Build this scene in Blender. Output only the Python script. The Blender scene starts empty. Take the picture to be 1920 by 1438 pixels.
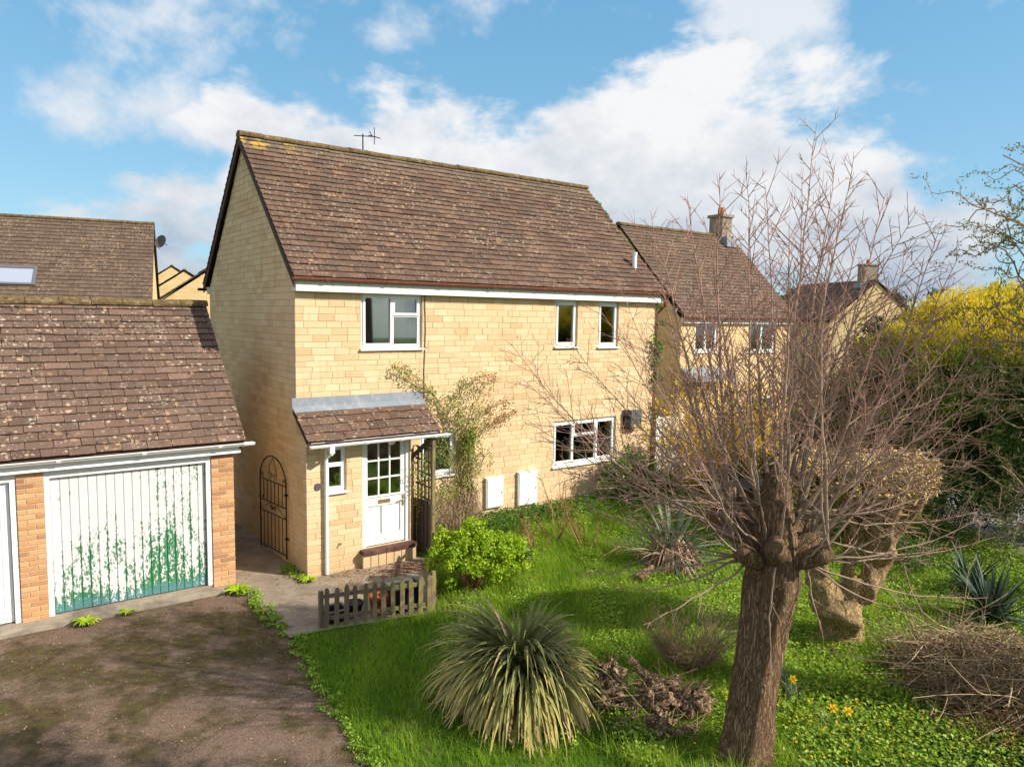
import bpy, math, random
import numpy as np
from mathutils import Matrix, Vector
random.seed(7)
RNG = np.random.default_rng(7)
SC = bpy.context.scene
COL = SC.collection

# ---------------------------------------------------------------- camera
CX, CY, CZ, YAW, PITCH, ROLL, FPX = -4.39882, -12.15348, 4.49831, 0.63664, 0.09267, 0.01541, 1369.27
CAM = np.array([CX, CY, CZ])
FW = np.array([math.sin(YAW)*math.cos(PITCH), math.cos(YAW)*math.cos(PITCH), -math.sin(PITCH)])
R0 = np.array([math.cos(YAW), -math.sin(YAW), 0.0])
U0 = np.cross(R0, FW)
RV = R0*math.cos(ROLL)+U0*math.sin(ROLL)
UV = -R0*math.sin(ROLL)+U0*math.cos(ROLL)
cd = bpy.data.cameras.new('camera')
cd.sensor_width = 36.0
cd.lens = 36.0*FPX/1920.0
cd.clip_start = 0.1
cd.clip_end = 3000
co = bpy.data.objects.new('camera', cd)
M = Matrix.Identity(4)
for i in range(3):
    M[i][0] = RV[i]; M[i][1] = UV[i]; M[i][2] = -FW[i]; M[i][3] = CAM[i]
co.matrix_world = M
COL.objects.link(co)
SC.camera = co

# ---------------------------------------------------------------- light, exposure
SUN_AZ, SUN_EL = math.radians(-51.0), math.radians(34.0)     # azimuth from +X, anticlockwise
SUN_STRENGTH, SKY_STRENGTH, EXPOSURE = 4.2, 0.15, 0.80
SC.view_settings.view_transform = 'Standard'
SC.view_settings.look = 'None'
SC.view_settings.gamma = 1.0
SC.view_settings.use_curve_mapping = False
SC.view_settings.exposure = EXPOSURE
SC.render.engine = 'CYCLES'
SC.cycles.use_denoising = True
SC.cycles.max_bounces = 6
SC.cycles.transparent_max_bounces = 8
sd = Vector((math.cos(SUN_AZ)*math.cos(SUN_EL), math.sin(SUN_AZ)*math.cos(SUN_EL), math.sin(SUN_EL)))
sl = bpy.data.lights.new('sun', 'SUN')
sl.energy = SUN_STRENGTH
sl.angle = math.radians(0.5)
sl.color = (1.0, 0.93, 0.80)
so = bpy.data.objects.new('sun', sl)
so.rotation_euler = sd.to_track_quat('Z', 'Y').to_euler()
so.location = (0, 0, 30)
COL.objects.link(so)

# ---------------------------------------------------------------- node helpers
def nd(nt, typ, ins=None, out=0, **props):
    n = nt.nodes.new(typ)
    for k, v in props.items():
        setattr(n, k, v)
    for k, v in (ins or {}).items():
        s = n.inputs[k]
        if isinstance(v, bpy.types.NodeSocket):
            nt.links.new(v, s)
        else:
            s.default_value = v
    return n if out is None else n.outputs[out]
def mth(nt, op, a, b=0.0, c=0.0, clamp=False):
    return nd(nt, 'ShaderNodeMath', {0: a, 1: b, 2: c}, operation=op, use_clamp=clamp)
def vmth(nt, op, a, b=(0, 0, 0), out=0):
    return nd(nt, 'ShaderNodeVectorMath', {0: a, 1: b}, out=out, operation=op)
def ramp(nt, fac, stops, interp='LINEAR'):
    n = nt.nodes.new('ShaderNodeValToRGB')
    n.color_ramp.interpolation = interp
    e = n.color_ramp.elements
    while len(e) < len(stops):
        e.new(0.5)
    for k, (p, c) in enumerate(stops):
        e[k].position = p
        e[k].color = (c[0], c[1], c[2], 1) if not isinstance(c, (int, float)) else (c, c, c, 1)
    nt.links.new(fac, n.inputs[0])
    return n.outputs[0]
def mix(nt, fac, a, b, mode='MIX'):
    n = nt.nodes.new('ShaderNodeMix')
    n.data_type = 'RGBA'; n.blend_type = mode
    for idx, v in ((0, fac), (6, a), (7, b)):
        s = n.inputs[idx]
        if isinstance(v, bpy.types.NodeSocket): nt.links.new(v, s)
        else: s.default_value = v if idx == 0 else ((*v, 1) if len(v) == 3 else v)
    return n.outputs[2]
def noise(nt, vec, scale, detail=4, rough=0.55, dist=0.0, out=0):
    return nd(nt, 'ShaderNodeTexNoise', {'Vector': vec, 'Scale': scale, 'Detail': detail, 'Roughness': rough, 'Distortion': dist}, out=out)
def voro(nt, vec, scale, out=0, feature='F1', rand=1.0):
    return nd(nt, 'ShaderNodeTexVoronoi', {'Vector': vec, 'Scale': scale, 'Randomness': rand}, out=out, feature=feature)
def pos(nt):
    return nd(nt, 'ShaderNodeNewGeometry', out=0)
def smooth(nt, x, a, b):
    return nd(nt, 'ShaderNodeMapRange', {'Value': x, 'From Min': a, 'From Max': b, 'To Min': 0.0, 'To Max': 1.0}, interpolation_type='SMOOTHSTEP')
def var(nt):
    a = nd(nt, 'ShaderNodeAttribute', out=2, attribute_name='var', attribute_type='GEOMETRY')
    r = nd(nt, 'ShaderNodeObjectInfo', out=5)
    return mth(nt, 'FRACT', mth(nt, 'ADD', a, r))
def gvar(nt):
    return nd(nt, 'ShaderNodeAttribute', out=2, attribute_name='var', attribute_type='GEOMETRY')
def material(name, build, rough=0.8, spec=0.3, transl=0.0):
    m = bpy.data.materials.new(name)
    m.use_nodes = True
    nt = m.node_tree
    b = nt.nodes['Principled BSDF']
    b.inputs['Roughness'].default_value = rough
    b.inputs['Specular IOR Level'].default_value = spec
    r = build(nt, b)
    if r is not None:
        if isinstance(r, bpy.types.NodeSocket): nt.links.new(r, b.inputs['Base Color'])
        else: b.inputs['Base Color'].default_value = (*r, 1)
    if transl > 0:
        t = nt.nodes.new('ShaderNodeBsdfTranslucent')
        if isinstance(r, bpy.types.NodeSocket): nt.links.new(r, t.inputs[0])
        else: t.inputs[0].default_value = (*r, 1)
        mx = nd(nt, 'ShaderNodeMixShader', {0: transl, 1: b.outputs[0], 2: t.outputs[0]})
        nt.links.new(mx, nt.nodes['Material Output'].inputs[0])
    return m
def bump(nt, b, h, strength=0.3, dist=0.02):
    n = nd(nt, 'ShaderNodeBump', {'Strength': strength, 'Distance': dist, 'Height': h})
    nt.links.new(n, b.inputs['Normal'])

# ---------------------------------------------------------------- sky
W = bpy.data.worlds.new('World')
SC.world = W
W.use_nodes = True
def build_sky():
    nt = W.node_tree
    bg = nt.nodes['Background']
    bg.inputs['Strength'].default_value = SKY_STRENGTH
    sky = nt.nodes.new('ShaderNodeTexSky')
    sky.sky_type = 'NISHITA'
    sky.sun_disc = False
    sky.sun_elevation = SUN_EL
    sky.sun_rotation = math.pi/2-SUN_AZ
    sky.air_density = 1.0; sky.dust_density = 0.6; sky.ozone_density = 2.0
    d = nd(nt, 'ShaderNodeTexCoord', out=0)
    sx = nd(nt, 'ShaderNodeSeparateXYZ', {0: d}, out=None)
    z = sx.outputs[2]
    el = mth(nt, 'ARCSINE', z)
    f = vmth(nt, 'DOT_PRODUCT', d, (math.sin(YAW), math.cos(YAW), 0), out=1)
    r = vmth(nt, 'DOT_PRODUCT', d, (math.cos(YAW), -math.sin(YAW), 0), out=1)
    az = mth(nt, 'ARCTAN2', r, f)
    sc = vmth(nt, 'MULTIPLY', d, (1.0, 1.0, 1.7))
    n1 = noise(nt, sc, 5.0, 10, 0.58, 0.12)
    n2 = noise(nt, vmth(nt, 'ADD', vmth(nt, 'MULTIPLY', d, (1, 1, 1.25)), (3.1, 1.7, 0.4)), 5.2, 9, 0.58, 0.1)
    n3 = noise(nt, vmth(nt, 'ADD', sc, (7.1, 2.7, 5.4)), 9.0, 6, 0.6)
    def ell(a0, e0, wa, we):
        qa = mth(nt, 'MULTIPLY', mth(nt, 'SUBTRACT', az, a0), 1/wa)
        qe = mth(nt, 'MULTIPLY', mth(nt, 'SUBTRACT', el, e0), 1/we)
        s = mth(nt, 'ADD', mth(nt, 'MULTIPLY', qa, qa), mth(nt, 'MULTIPLY', qe, qe))
        return mth(nt, 'SUBTRACT', 1.0, s)
    def mx(*a):
        o = a[0]
        for b in a[1:]: o = mth(nt, 'MAXIMUM', o, b)
        return o
    bank = mx(ell(0.22, 0.13, 0.40, 0.215), ell(-0.16, 0.14, 0.36, 0.15), ell(0.5, 0.06, 0.3, 0.11), ell(-0.45, 0.03, 0.2, 0.06))
    bank = mth(nt, 'MAXIMUM', bank, -1.2)
    away = mth(nt, 'MAXIMUM', smooth(nt, mth(nt, 'ABSOLUTE', az), 0.68, 0.95), smooth(nt, el, 0.50, 0.72))
    bank = mth(nt, 'ADD', bank, mth(nt, 'MULTIPLY', away, mth(nt, 'SUBTRACT', 0.42, bank)))
    m1 = smooth(nt, mth(nt, 'ADD', mth(nt, 'MULTIPLY', bank, 0.40), mth(nt, 'MULTIPLY', mth(nt, 'SUBTRACT', n1, 0.5), 1.7)), 0.0, 0.24)
    wisp = mx(ell(-0.48, 0.345, 0.2, 0.09), ell(-0.27, 0.375, 0.17, 0.10), ell(-0.05, 0.43, 0.10, 0.10), ell(0.33, 0.36, 0.11, 0.08), ell(0.55, 0.38, 0.14, 0.06), ell(-0.5, 0.24, 0.2, 0.05), ell(0.2, 0.45, 0.2, 0.03))
    wisp = mth(nt, 'MAXIMUM', wisp, -0.75)
    m2 = smooth(nt, mth(nt, 'ADD', mth(nt, 'MULTIPLY', wisp, 0.26), mth(nt, 'MULTIPLY', mth(nt, 'SUBTRACT', n2, 0.5), 1.9)), 0.06, 0.42)
    m2 = mth(nt, 'MULTIPLY', m2, 0.8)
    mask = mth(nt, 'MAXIMUM', m1, m2)
    mask = mth(nt, 'MULTIPLY', mask, smooth(nt, z, -0.05, 0.02))
    # cloud tone: whiter crowns, blue-grey lower body
    tone = mth(nt, 'ADD', mth(nt, 'MULTIPLY', n3, 0.9), mth(nt, 'MULTIPLY', el, 1.7))
    k = 1.0/SKY_STRENGTH
    tone = ramp(nt, tone, [(0.42, (0.235*k, 0.285*k, 0.36*k)), (0.68, (0.40*k, 0.425*k, 0.46*k)), (0.92, (0.53*k, 0.535*k, 0.545*k))])
    skyc = mix(nt, 1.0, sky.outputs[0], (SKYT[0], SKYT[1], SKYT[2]), 'MULTIPLY')
    clear = ramp(nt, el, [(0.0, (0.165*k, 0.30*k, 0.40*k)), (0.35, (0.088*k, 0.232*k, 0.365*k)), (1.0, (0.05*k, 0.17*k, 0.36*k))])
    skyc = mix(nt, 0.78, skyc, clear)
    c = mix(nt, mask, skyc, tone)
    nt.links.new(c, bg.inputs[0])
SKYT = (0.95, 1.06, 1.05)
build_sky()

# ---------------------------------------------------------------- mesh helpers
class MB:
    """collects polygons (with a per-vertex 'var' value) and links them as one mesh object"""
    def __init__(s): s.v = []; s.f = []; s.n = 0; s.a = []
    def add(s, V, Fs, a=0.0):
        V = np.asarray(V, float).reshape(-1, 3)
        s.v.append(V)
        for F_ in (Fs if isinstance(Fs, list) else [Fs]):
            s.f.append(np.atleast_2d(np.asarray(F_, np.int64))+s.n)
        s.a.append(np.broadcast_to(np.asarray(a, float), (len(V),)))
        s.n += len(V)
    def box(s, x0, x1, y0, y1, z0, z1, a=0.0):
        V = [(x0,y0,z0),(x1,y0,z0),(x1,y1,z0),(x0,y1,z0),(x0,y0,z1),(x1,y0,z1),(x1,y1,z1),(x0,y1,z1)]
        s.add(V, [[0,3,2,1],[4,5,6,7],[0,1,5,4],[1,2,6,5],[2,3,7,6],[3,0,4,7]], a)
    def obox(s, p, q, w, h, a=0.0, up=(0, 0, 1)):
        """bar from p to q with width w (sideways) and height h"""
        p = np.array(p, float); q = np.array(q, float); d = q-p; d /= np.linalg.norm(d)
        sd_ = np.cross(d, up); sd_ /= np.linalg.norm(sd_); u_ = np.cross(sd_, d)
        V = [e+sd_*w/2*i+u_*h/2*j for e in (p, q) for (i, j) in ((-1,-1),(1,-1),(1,1),(-1,1))]
        s.add(V, [[0,1,2,3],[7,6,5,4],[0,4,5,1],[1,5,6,2],[2,6,7,3],[3,7,4,0]], a)
    def quad(s, a, b, c, d, v=0.0): s.add([a, b, c, d], [[0, 1, 2, 3]], v)
    def tubes(s, P, R, sides=5, a=0.0, cap=False):
        P = np.asarray(P, float); R = np.asarray(R, float)
        if P.ndim == 2: P = P[None]; R = R[None]
        n, k, _ = P.shape
        T = np.empty_like(P)
        T[:, 1:-1] = P[:, 2:]-P[:, :-2]; T[:, 0] = P[:, 1]-P[:, 0]; T[:, -1] = P[:, -1]-P[:, -2]
        T /= np.linalg.norm(T, axis=2, keepdims=True)+1e-9
        d = P[:, -1]-P[:, 0]
        ref = np.where((np.abs(d[:, 2]) > 0.8*np.linalg.norm(d, axis=1))[:, None], np.array([[1., 0.1, 0.]]), np.array([[0.05, 0.02, 1.]]))
        A = np.cross(T, ref[:, None, :]); A /= np.linalg.norm(A, axis=2, keepdims=True)+1e-9
        B = np.cross(T, A)
        th = np.arange(sides)*2*math.pi/sides
        V = P[:, :, None, :]+R[:, :, None, None]*(A[:, :, None, :]*np.cos(th)[None, None, :, None]+B[:, :, None, :]*np.sin(th)[None, None, :, None])
        idx = np.arange(n*k*sides).reshape(n, k, sides)
        nx = np.roll(idx, -1, axis=2)
        F_ = np.stack([idx[:, :-1], nx[:, :-1], nx[:, 1:], idx[:, 1:]], axis=-1).reshape(-1, 4)
        a = np.asarray(a, float)
        if a.ndim == 0: av = np.full(n*k*sides, float(a))
        elif a.ndim == 1: av = np.repeat(a, k*sides)
        else: av = np.repeat(a.reshape(-1), sides)
        fs = [F_]
        if cap:
            fs.append(idx[:, -1, :].reshape(n, sides)); fs.append(idx[:, 0, ::-1].reshape(n, sides))
        s.add(V.reshape(-1, 3), fs, av)
    def ribbons(s, P, Wd, S, a=0.0, fold=0.0):
        """flat blades: P (n,k,3) centre lines, Wd (n,k) widths, S (n,3) side vectors"""
        n, k, _ = P.shape
        S = S/np.linalg.norm(S, axis=1, keepdims=True)
        L_ = P-S[:, None]*Wd[:, :, None]/2; Rr = P+S[:, None]*Wd[:, :, None]/2
        if fold:
            L_ = L_+np.array([0, 0, 1.])*Wd[:, :, None]*fold; Rr = Rr+np.array([0, 0, 1.])*Wd[:, :, None]*fold
            V = np.stack([L_, P, Rr], axis=2); m = 3
        else:
            V = np.stack([L_, Rr], axis=2); m = 2
        idx = np.arange(n*k*m).reshape(n, k, m)
        F_ = np.stack([idx[:, :-1, :-1], idx[:, :-1, 1:], idx[:, 1:, 1:], idx[:, 1:, :-1]], axis=-1).reshape(-1, 4)
        a = np.asarray(a, float)
        av = np.full(n*k*m, float(a)) if a.ndim == 0 else (np.repeat(a, k*m) if a.ndim == 1 else np.repeat(a.reshape(-1), m))
        s.add(V.reshape(-1, 3), F_, av)
    def leaves(s, C_, D, N, L_, Wd, a=0.0):
        """folded diamond leaves: centre C, direction D, normal N"""
        D = D/(np.linalg.norm(D, axis=1, keepdims=True)+1e-9)
        S = np.cross(D, N); S /= np.linalg.norm(S, axis=1, keepdims=True)+1e-9
        Nn = np.cross(S, D)
        L_ = np.broadcast_to(L_, (len(C_),))[:, None]; Wd = np.broadcast_to(Wd, (len(C_),))[:, None]
        b = C_-D*L_*0.5; t = C_+D*L_*0.5
        l = C_-S*Wd*0.5+Nn*Wd*0.18-D*L_*0.05; r = C_+S*Wd*0.5+Nn*Wd*0.18-D*L_*0.05
        V = np.stack([b, r, t, l], axis=1).reshape(-1, 3)
        i = np.arange(len(C_))*4
        s.add(V, np.concatenate([np.stack([i, i+1, i+2], 1), np.stack([i, i+2, i+3], 1)]), np.repeat(np.broadcast_to(np.asarray(a, float), (len(C_),)), 4))
    def mesh(s, name, mat, smooth_=False):
        me = bpy.data.meshes.new(name)
        V = np.concatenate(s.v) if s.v else np.zeros((0, 3))
        me.vertices.add(len(V)); me.vertices.foreach_set('co', V.astype(np.float32).ravel())
        li = np.concatenate([f.ravel() for f in s.f]); ln = np.concatenate([np.full(f.shape[0], f.shape[1]) for f in s.f])
        st = np.concatenate([[0], np.cumsum(ln)[:-1]])
        me.loops.add(len(li)); me.loops.foreach_set('vertex_index', li.astype(np.int32))
        me.polygons.add(len(ln)); me.polygons.foreach_set('loop_start', st.astype(np.int32)); me.polygons.foreach_set('loop_total', ln.astype(np.int32))
        me.polygons.foreach_set('use_smooth', np.full(len(ln), bool(smooth_)))
        at = me.attributes.new('var', 'FLOAT', 'POINT')
        at.data.foreach_set('value', np.concatenate(s.a).astype(np.float32))
        me.update(calc_edges=True)
        me.materials.append(mat)
        return me
    def build(s, name, mat, parent=None, smooth_=False, **tags):
        return link(name, s.mesh(name, mat, smooth_), parent, **tags)
def link(name, me, parent=None, **tags):
    o = bpy.data.objects.new(name, me)
    COL.objects.link(o)
    if parent is not None: o.parent = parent
    for k, v in tags.items(): o[k] = v
    return o
def thing(name, label, cat, loc=(0, 0, 0), group=None):
    o = link(name, None, None, label=label, category=cat)
    if group: o['group'] = group
    # children are modelled in world coordinates: keep the empty at the base and undo it for them
    o.location = loc
    return o
def child_fix():
    """parts were modelled in world space: give each first-level part the inverse offset of its thing"""
    for o in bpy.data.objects:
        p = o.parent
        if p is not None and p.parent is None and p.type == 'EMPTY' and not o.get('local'):
            o.matrix_parent_inverse = Matrix.Translation(-Vector(p.location))
    for o in bpy.data.objects:
        if 'local' in o.keys(): del o['local']
def S(x, a, b):
    t = np.clip((np.asarray(x, float)-a)/(b-a), 0, 1); return t*t*(3-2*t)
def gz(x, y):
    """ground height: garden rises towards the house, falls gently beyond it"""
    return 0.30*S(x, 2.1, 3.7)*S(y, -3.4, -0.8)*(1-S(x, 9.5, 13))-0.35*S(x, 12, 17)
def project(P):
    d = np.asarray(P, float)-CAM
    z = d@FW
    return 960+FPX*(d@RV)/z, 719-FPX*(d@UV)/z, z
def rnd(a, b, n=None): return RNG.uniform(a, b, n)
def unit(n):
    v = RNG.normal(size=(n, 3)); return v/np.linalg.norm(v, axis=1, keepdims=True)

# ---------------------------------------------------------------- materials
def m_stone(nt, b):
    p = pos(nt); v = var(nt)
    c = ramp(nt, v, [(0.0, (0.57, 0.41, 0.24)), (0.3, (0.665, 0.495, 0.305)), (0.55, (0.625, 0.46, 0.275)), (0.8, (0.695, 0.535, 0.345)), (1.0, (0.545, 0.375, 0.21))])
    n = noise(nt, p, 1.3, 5, 0.6)
    c = mix(nt, mth(nt, 'MULTIPLY', smooth(nt, n, 0.45, 0.75), 0.35), c, (0.52, 0.36, 0.18))
    f = noise(nt, p, 55, 3, 0.7)
    c = mix(nt, mth(nt, 'MULTIPLY', smooth(nt, f, 0.5, 0.75), 0.35), c, (0.42, 0.27, 0.11))
    st = noise(nt, vmth(nt, 'MULTIPLY', p, (3.0, 3.0, 0.5)), 1.6, 5, 0.65)
    c = mix(nt, mth(nt, 'MULTIPLY', smooth(nt, st, 0.54, 0.70), 0.34), c, (0.28, 0.20, 0.11))
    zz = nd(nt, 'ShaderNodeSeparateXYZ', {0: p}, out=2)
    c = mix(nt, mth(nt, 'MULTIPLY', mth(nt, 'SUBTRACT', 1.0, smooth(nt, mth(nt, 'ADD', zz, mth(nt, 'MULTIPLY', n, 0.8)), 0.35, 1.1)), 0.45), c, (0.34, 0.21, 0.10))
    bump(nt, b, mth(nt, 'ADD', f, noise(nt, p, 18, 3)), 0.5, 0.012)
    return c
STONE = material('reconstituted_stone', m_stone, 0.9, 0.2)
def m_mortar(nt, b):
    n = noise(nt, pos(nt), 20, 4, 0.6)
    return ramp(nt, n, [(0.3, (0.42, 0.305, 0.165)), (0.7, (0.54, 0.41, 0.235))])
MORTAR = material('mortar', m_mortar, 0.95, 0.1)
def m_farstone(nt, b):
    p = pos(nt)
    u = mth(nt, 'ADD', nd(nt, 'ShaderNodeSeparateXYZ', {0: p}, out=0), nd(nt, 'ShaderNodeSeparateXYZ', {0: p}, out=1))
    z = nd(nt, 'ShaderNodeSeparateXYZ', {0: p}, out=2)
    q = nd(nt, 'ShaderNodeCombineXYZ', {0: u, 1: z, 2: 0.0})
    n = nt.nodes.new('ShaderNodeTexBrick')
    nt.links.new(q, n.inputs[0])
    n.inputs['Color1'].default_value = (0.64, 0.48, 0.265, 1); n.inputs['Color2'].default_value = (0.57, 0.41, 0.21, 1); n.inputs['Mortar'].default_value = (0.45, 0.32, 0.17, 1)
    n.inputs['Scale'].default_value = 1.0; n.inputs['Brick Width'].default_value = 0.34; n.inputs['Row Height'].default_value = 0.115; n.inputs['Mortar Size'].default_value = 0.006
    bump(nt, b, n.outputs[1], -0.4, 0.01)
    return mix(nt, mth(nt, 'MULTIPLY', smooth(nt, noise(nt, p, 1.2, 4), 0.45, 0.7), 0.35), n.outputs[0], (0.42, 0.29, 0.14))
FARSTONE = material('stone_far', m_farstone, 0.9, 0.15)
def roofmat(base, lichen=1.0, moss=1.0, gold=False):
    def f(nt, b):
        p = pos(nt); v = var(nt)
        c = ramp(nt, v, [(0.0, base[0]), (0.35, base[1]), (0.6, base[2]), (0.85, base[1]), (1.0, base[3])])
        n = noise(nt, p, 2.2, 5, 0.65)
        c = mix(nt, mth(nt, 'MULTIPLY', smooth(nt, n, 0.42, 0.68), 0.5), c, (0.10, 0.071, 0.055))
        g = noise(nt, p, 38, 4, 0.7)
        c = mix(nt, smooth(nt, g, 0.5, 0.8), c, (0.17, 0.115, 0.08))
        # lichen rosettes, two sizes, ragged outline
        w = vmth(nt, 'ADD', p, vmth(nt, 'MULTIPLY', noise(nt, p, 30, 3, out=1), (0.035, 0.035, 0.035)))
        d1 = voro(nt, w, 5.5)
        k1 = voro(nt, w, 5.5, out=1)
        kk = nd(nt, 'ShaderNodeSeparateXYZ', {0: k1}, out=0)
        r1 = mth(nt, 'MULTIPLY', mth(nt, 'SUBTRACT', kk, 0.30), 0.40)
        s1 = smooth(nt, mth(nt, 'SUBTRACT', r1, d1), -0.01, 0.035)
        d2 = voro(nt, w, 13.0); k2 = nd(nt, 'ShaderNodeSeparateXYZ', {0: voro(nt, w, 13.0, out=1)}, out=1)
        s2 = smooth(nt, mth(nt, 'SUBTRACT', mth(nt, 'MULTIPLY', mth(nt, 'SUBTRACT', k2, 0.22), 0.52), d2), -0.01, 0.04)
        rag = smooth(nt, noise(nt, p, 55, 4, 0.75), 0.34, 0.50)
        fl = smooth(nt, mth(nt, 'ADD', noise(nt, p, 24, 6, 0.8), mth(nt, 'MULTIPLY', noise(nt, p, 2.3, 4, 0.6), 0.35)), 0.74, 0.82)
        lm = mth(nt, 'MULTIPLY', mth(nt, 'MAXIMUM', mth(nt, 'MULTIPLY', mth(nt, 'MAXIMUM', s1, s2), rag), fl), 0.62*lichen)
        patch = smooth(nt, noise(nt, p, 0.8, 5, 0.65), 0.40, 0.60)
        lm = mth(nt, 'MULTIPLY', lm, mth(nt, 'ADD', 0.25, mth(nt, 'MULTIPLY', patch, 0.85)), 0, True)
        lc = ramp(nt, kk, [(0.0, (0.48, 0.39, 0.30)), (0.6, (0.55, 0.46, 0.37)), (0.9, (0.50, 0.33, 0.20))])
        c = mix(nt, lm, c, lc)
        mo = smooth(nt, noise(nt, p, 7.5, 6, 0.72), 0.61, 0.67)
        c = mix(nt, mth(nt, 'MULTIPLY', mo, 0.85*moss), c, (0.032, 0.024, 0.014))
        if gold:
            q = noise(nt, p, 3.0, 5, 0.7)
            z = nd(nt, 'ShaderNodeSeparateXYZ', {0: p}, out=2)
            x = nd(nt, 'ShaderNodeSeparateXYZ', {0: p}, out=0)
            hi = mth(nt, 'MULTIPLY', smooth(nt, z, gold-0.4, gold-0.05), mth(nt, 'SUBTRACT', 1.0, smooth(nt, x, 0.2, 1.6)))
            c = mix(nt, mth(nt, 'MULTIPLY', smooth(nt, q, 0.53, 0.57), hi), c, (0.62, 0.36, 0.03))
            c = mix(nt, mth(nt, 'MULTIPLY', smooth(nt, z, gold-0.5, gold), 0.35), c, (0.20, 0.17, 0.12))
        bump(nt, b, mth(nt, 'ADD', g, mo), 0.6, 0.012)
        return c
    return f
TB = [(0.080, 0.047, 0.034), (0.135, 0.079, 0.056), (0.106, 0.063, 0.046), (0.178, 0.103, 0.070)]
TILE = material('concrete_tile', roofmat(TB, 1.0, 0.8, gold=7.9), 0.92, 0.2)
TILEG = material('garage_tile', roofmat([(0.098, 0.060, 0.046), (0.150, 0.093, 0.070), (0.122, 0.076, 0.058), (0.19, 0.118, 0.087)], 1.2, 0.9), 0.92, 0.2)
TILEN = material('neighbour_tile', roofmat([(0.085, 0.056, 0.041), (0.125, 0.082, 0.058), (0.105, 0.069, 0.05), (0.145, 0.096, 0.068)], 0.9, 0.7), 0.92, 0.2)
def m_ridge(nt, b):
    p = pos(nt)
    n = noise(nt, p, 9, 6, 0.7); g = noise(nt, p, 30, 4, 0.7)
    c = ramp(nt, n, [(0.3, (0.04, 0.028, 0.014)), (0.43, (0.15, 0.09, 0.05)), (0.53, (0.15, 0.115, 0.05)), (0.66, (0.30, 0.22, 0.15)), (0.8, (0.13, 0.08, 0.055))])
    bump(nt, b, mth(nt, 'ADD', n, g), 0.9, 0.03)
    return c
RIDGE = material('mossy_ridge', m_ridge, 0.95, 0.1)
def m_paint(base, dirt, amt=0.25, sc=9):
    def f(nt, b):
        n = noise(nt, vmth(nt, 'MULTIPLY', pos(nt), (1, 1, 0.6)), sc, 6, 0.7)
        return mix(nt, mth(nt, 'MULTIPLY', smooth(nt, n, 0.45, 0.75), amt), base, dirt)
    return f
UPVC = material('white_upvc', m_paint((0.80, 0.80, 0.79), (0.62, 0.62, 0.60), 0.3), 0.35, 0.5)
WHITEP = material('white_paint', m_paint((0.76, 0.75, 0.72), (0.42, 0.38, 0.33), 0.4), 0.55, 0.4)
FASCIA = material('weathered_white_paint', m_paint((0.74, 0.72, 0.68), (0.36, 0.31, 0.26), 0.75, 14), 0.65, 0.3)
REDGUT = material('red_brown_plastic', m_paint((0.20, 0.062, 0.038), (0.30, 0.15, 0.10), 0.6), 0.5, 0.4)
BROWNW = material('dark_brown_timber', m_paint((0.055, 0.026, 0.018), (0.09, 0.05, 0.035), 0.5), 0.7, 0.3)
DARKW = material('weathered_dark_timber', m_paint((0.085, 0.065, 0.045), (0.14, 0.12, 0.08), 0.7), 0.85, 0.2)
LEAD = material('lead_flashing', m_paint((0.20, 0.22, 0.255), (0.34, 0.36, 0.39), 0.8, 6), 0.55, 0.5)
BLACKI = material('black_iron', lambda nt, b: (0.018, 0.017, 0.017), 0.5, 0.4)
ALU = material('grey_aluminium', lambda nt, b: (0.12, 0.12, 0.13), 0.4, 0.6)
GREYB = material('grey_plastic', lambda nt, b: (0.10, 0.105, 0.12), 0.5, 0.4)
BRASS = material('tarnished_brass', lambda nt, b: (0.20, 0.13, 0.05), 0.45, 0.7)
SLATE = material('slate_plaque', lambda nt, b: (0.085, 0.07, 0.085), 0.6, 0.3)
INTER = material('room_plaster', lambda nt, b: (0.42, 0.41, 0.37), 0.9, 0.1)
def m_curt(nt, b):
    x = nd(nt, 'ShaderNodeSeparateXYZ', {0: pos(nt)}, out=0)
    return ramp(nt, mth(nt, 'FRACT', mth(nt, 'MULTIPLY', x, 14.0)), [(0, (0.62, 0.60, 0.58)), (0.5, (0.74, 0.72, 0.70)), (1, (0.62, 0.60, 0.58))])
CURTAIN = material('net_curtain', m_curt, 0.9, 0.1, 0.3)
BLIND = material('grey_blind', lambda nt, b: (0.42, 0.42, 0.42), 0.9, 0.1)
def glassmat(name, tint=(0.80, 0.86, 0.84)):
    m = bpy.data.materials.new(name); m.use_nodes = True
    nt = m.node_tree; nt.nodes.remove(nt.nodes['Principled BSDF'])
    tr = nd(nt, 'ShaderNodeBsdfTransparent', {0: (*tint, 1)})
    gl = nd(nt, 'ShaderNodeBsdfGlossy', {'Color': (0.9, 0.92, 0.95, 1), 'Roughness': 0.03})
    fr = nd(nt, 'ShaderNodeFresnel', {0: 1.55})
    fr = mth(nt, 'ADD', mth(nt, 'MULTIPLY', fr, 1.6), 0.13, 0, True)
    nt.links.new(nd(nt, 'ShaderNodeMixShader', {0: fr, 1: tr, 2: gl}), nt.nodes['Material Output'].inputs[0])
    return m
GLASS = glassmat('window_glass')
def m_brick(nt, b):
    p = pos(nt); v = var(nt)
    c = ramp(nt, v, [(0, (0.42, 0.20, 0.085)), (0.3, (0.52, 0.275, 0.125)), (0.6, (0.58, 0.34, 0.17)), (0.85, (0.46, 0.25, 0.12)), (1, (0.31, 0.145, 0.08))])
    n = noise(nt, p, 26, 4, 0.7)
    c = mix(nt, mth(nt, 'MULTIPLY', smooth(nt, n, 0.45, 0.75), 0.4), c, (0.38, 0.19, 0.09))
    bump(nt, b, n, 0.4, 0.01)
    return c
BRICK = material('orange_brick', m_brick, 0.9, 0.2)
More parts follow.
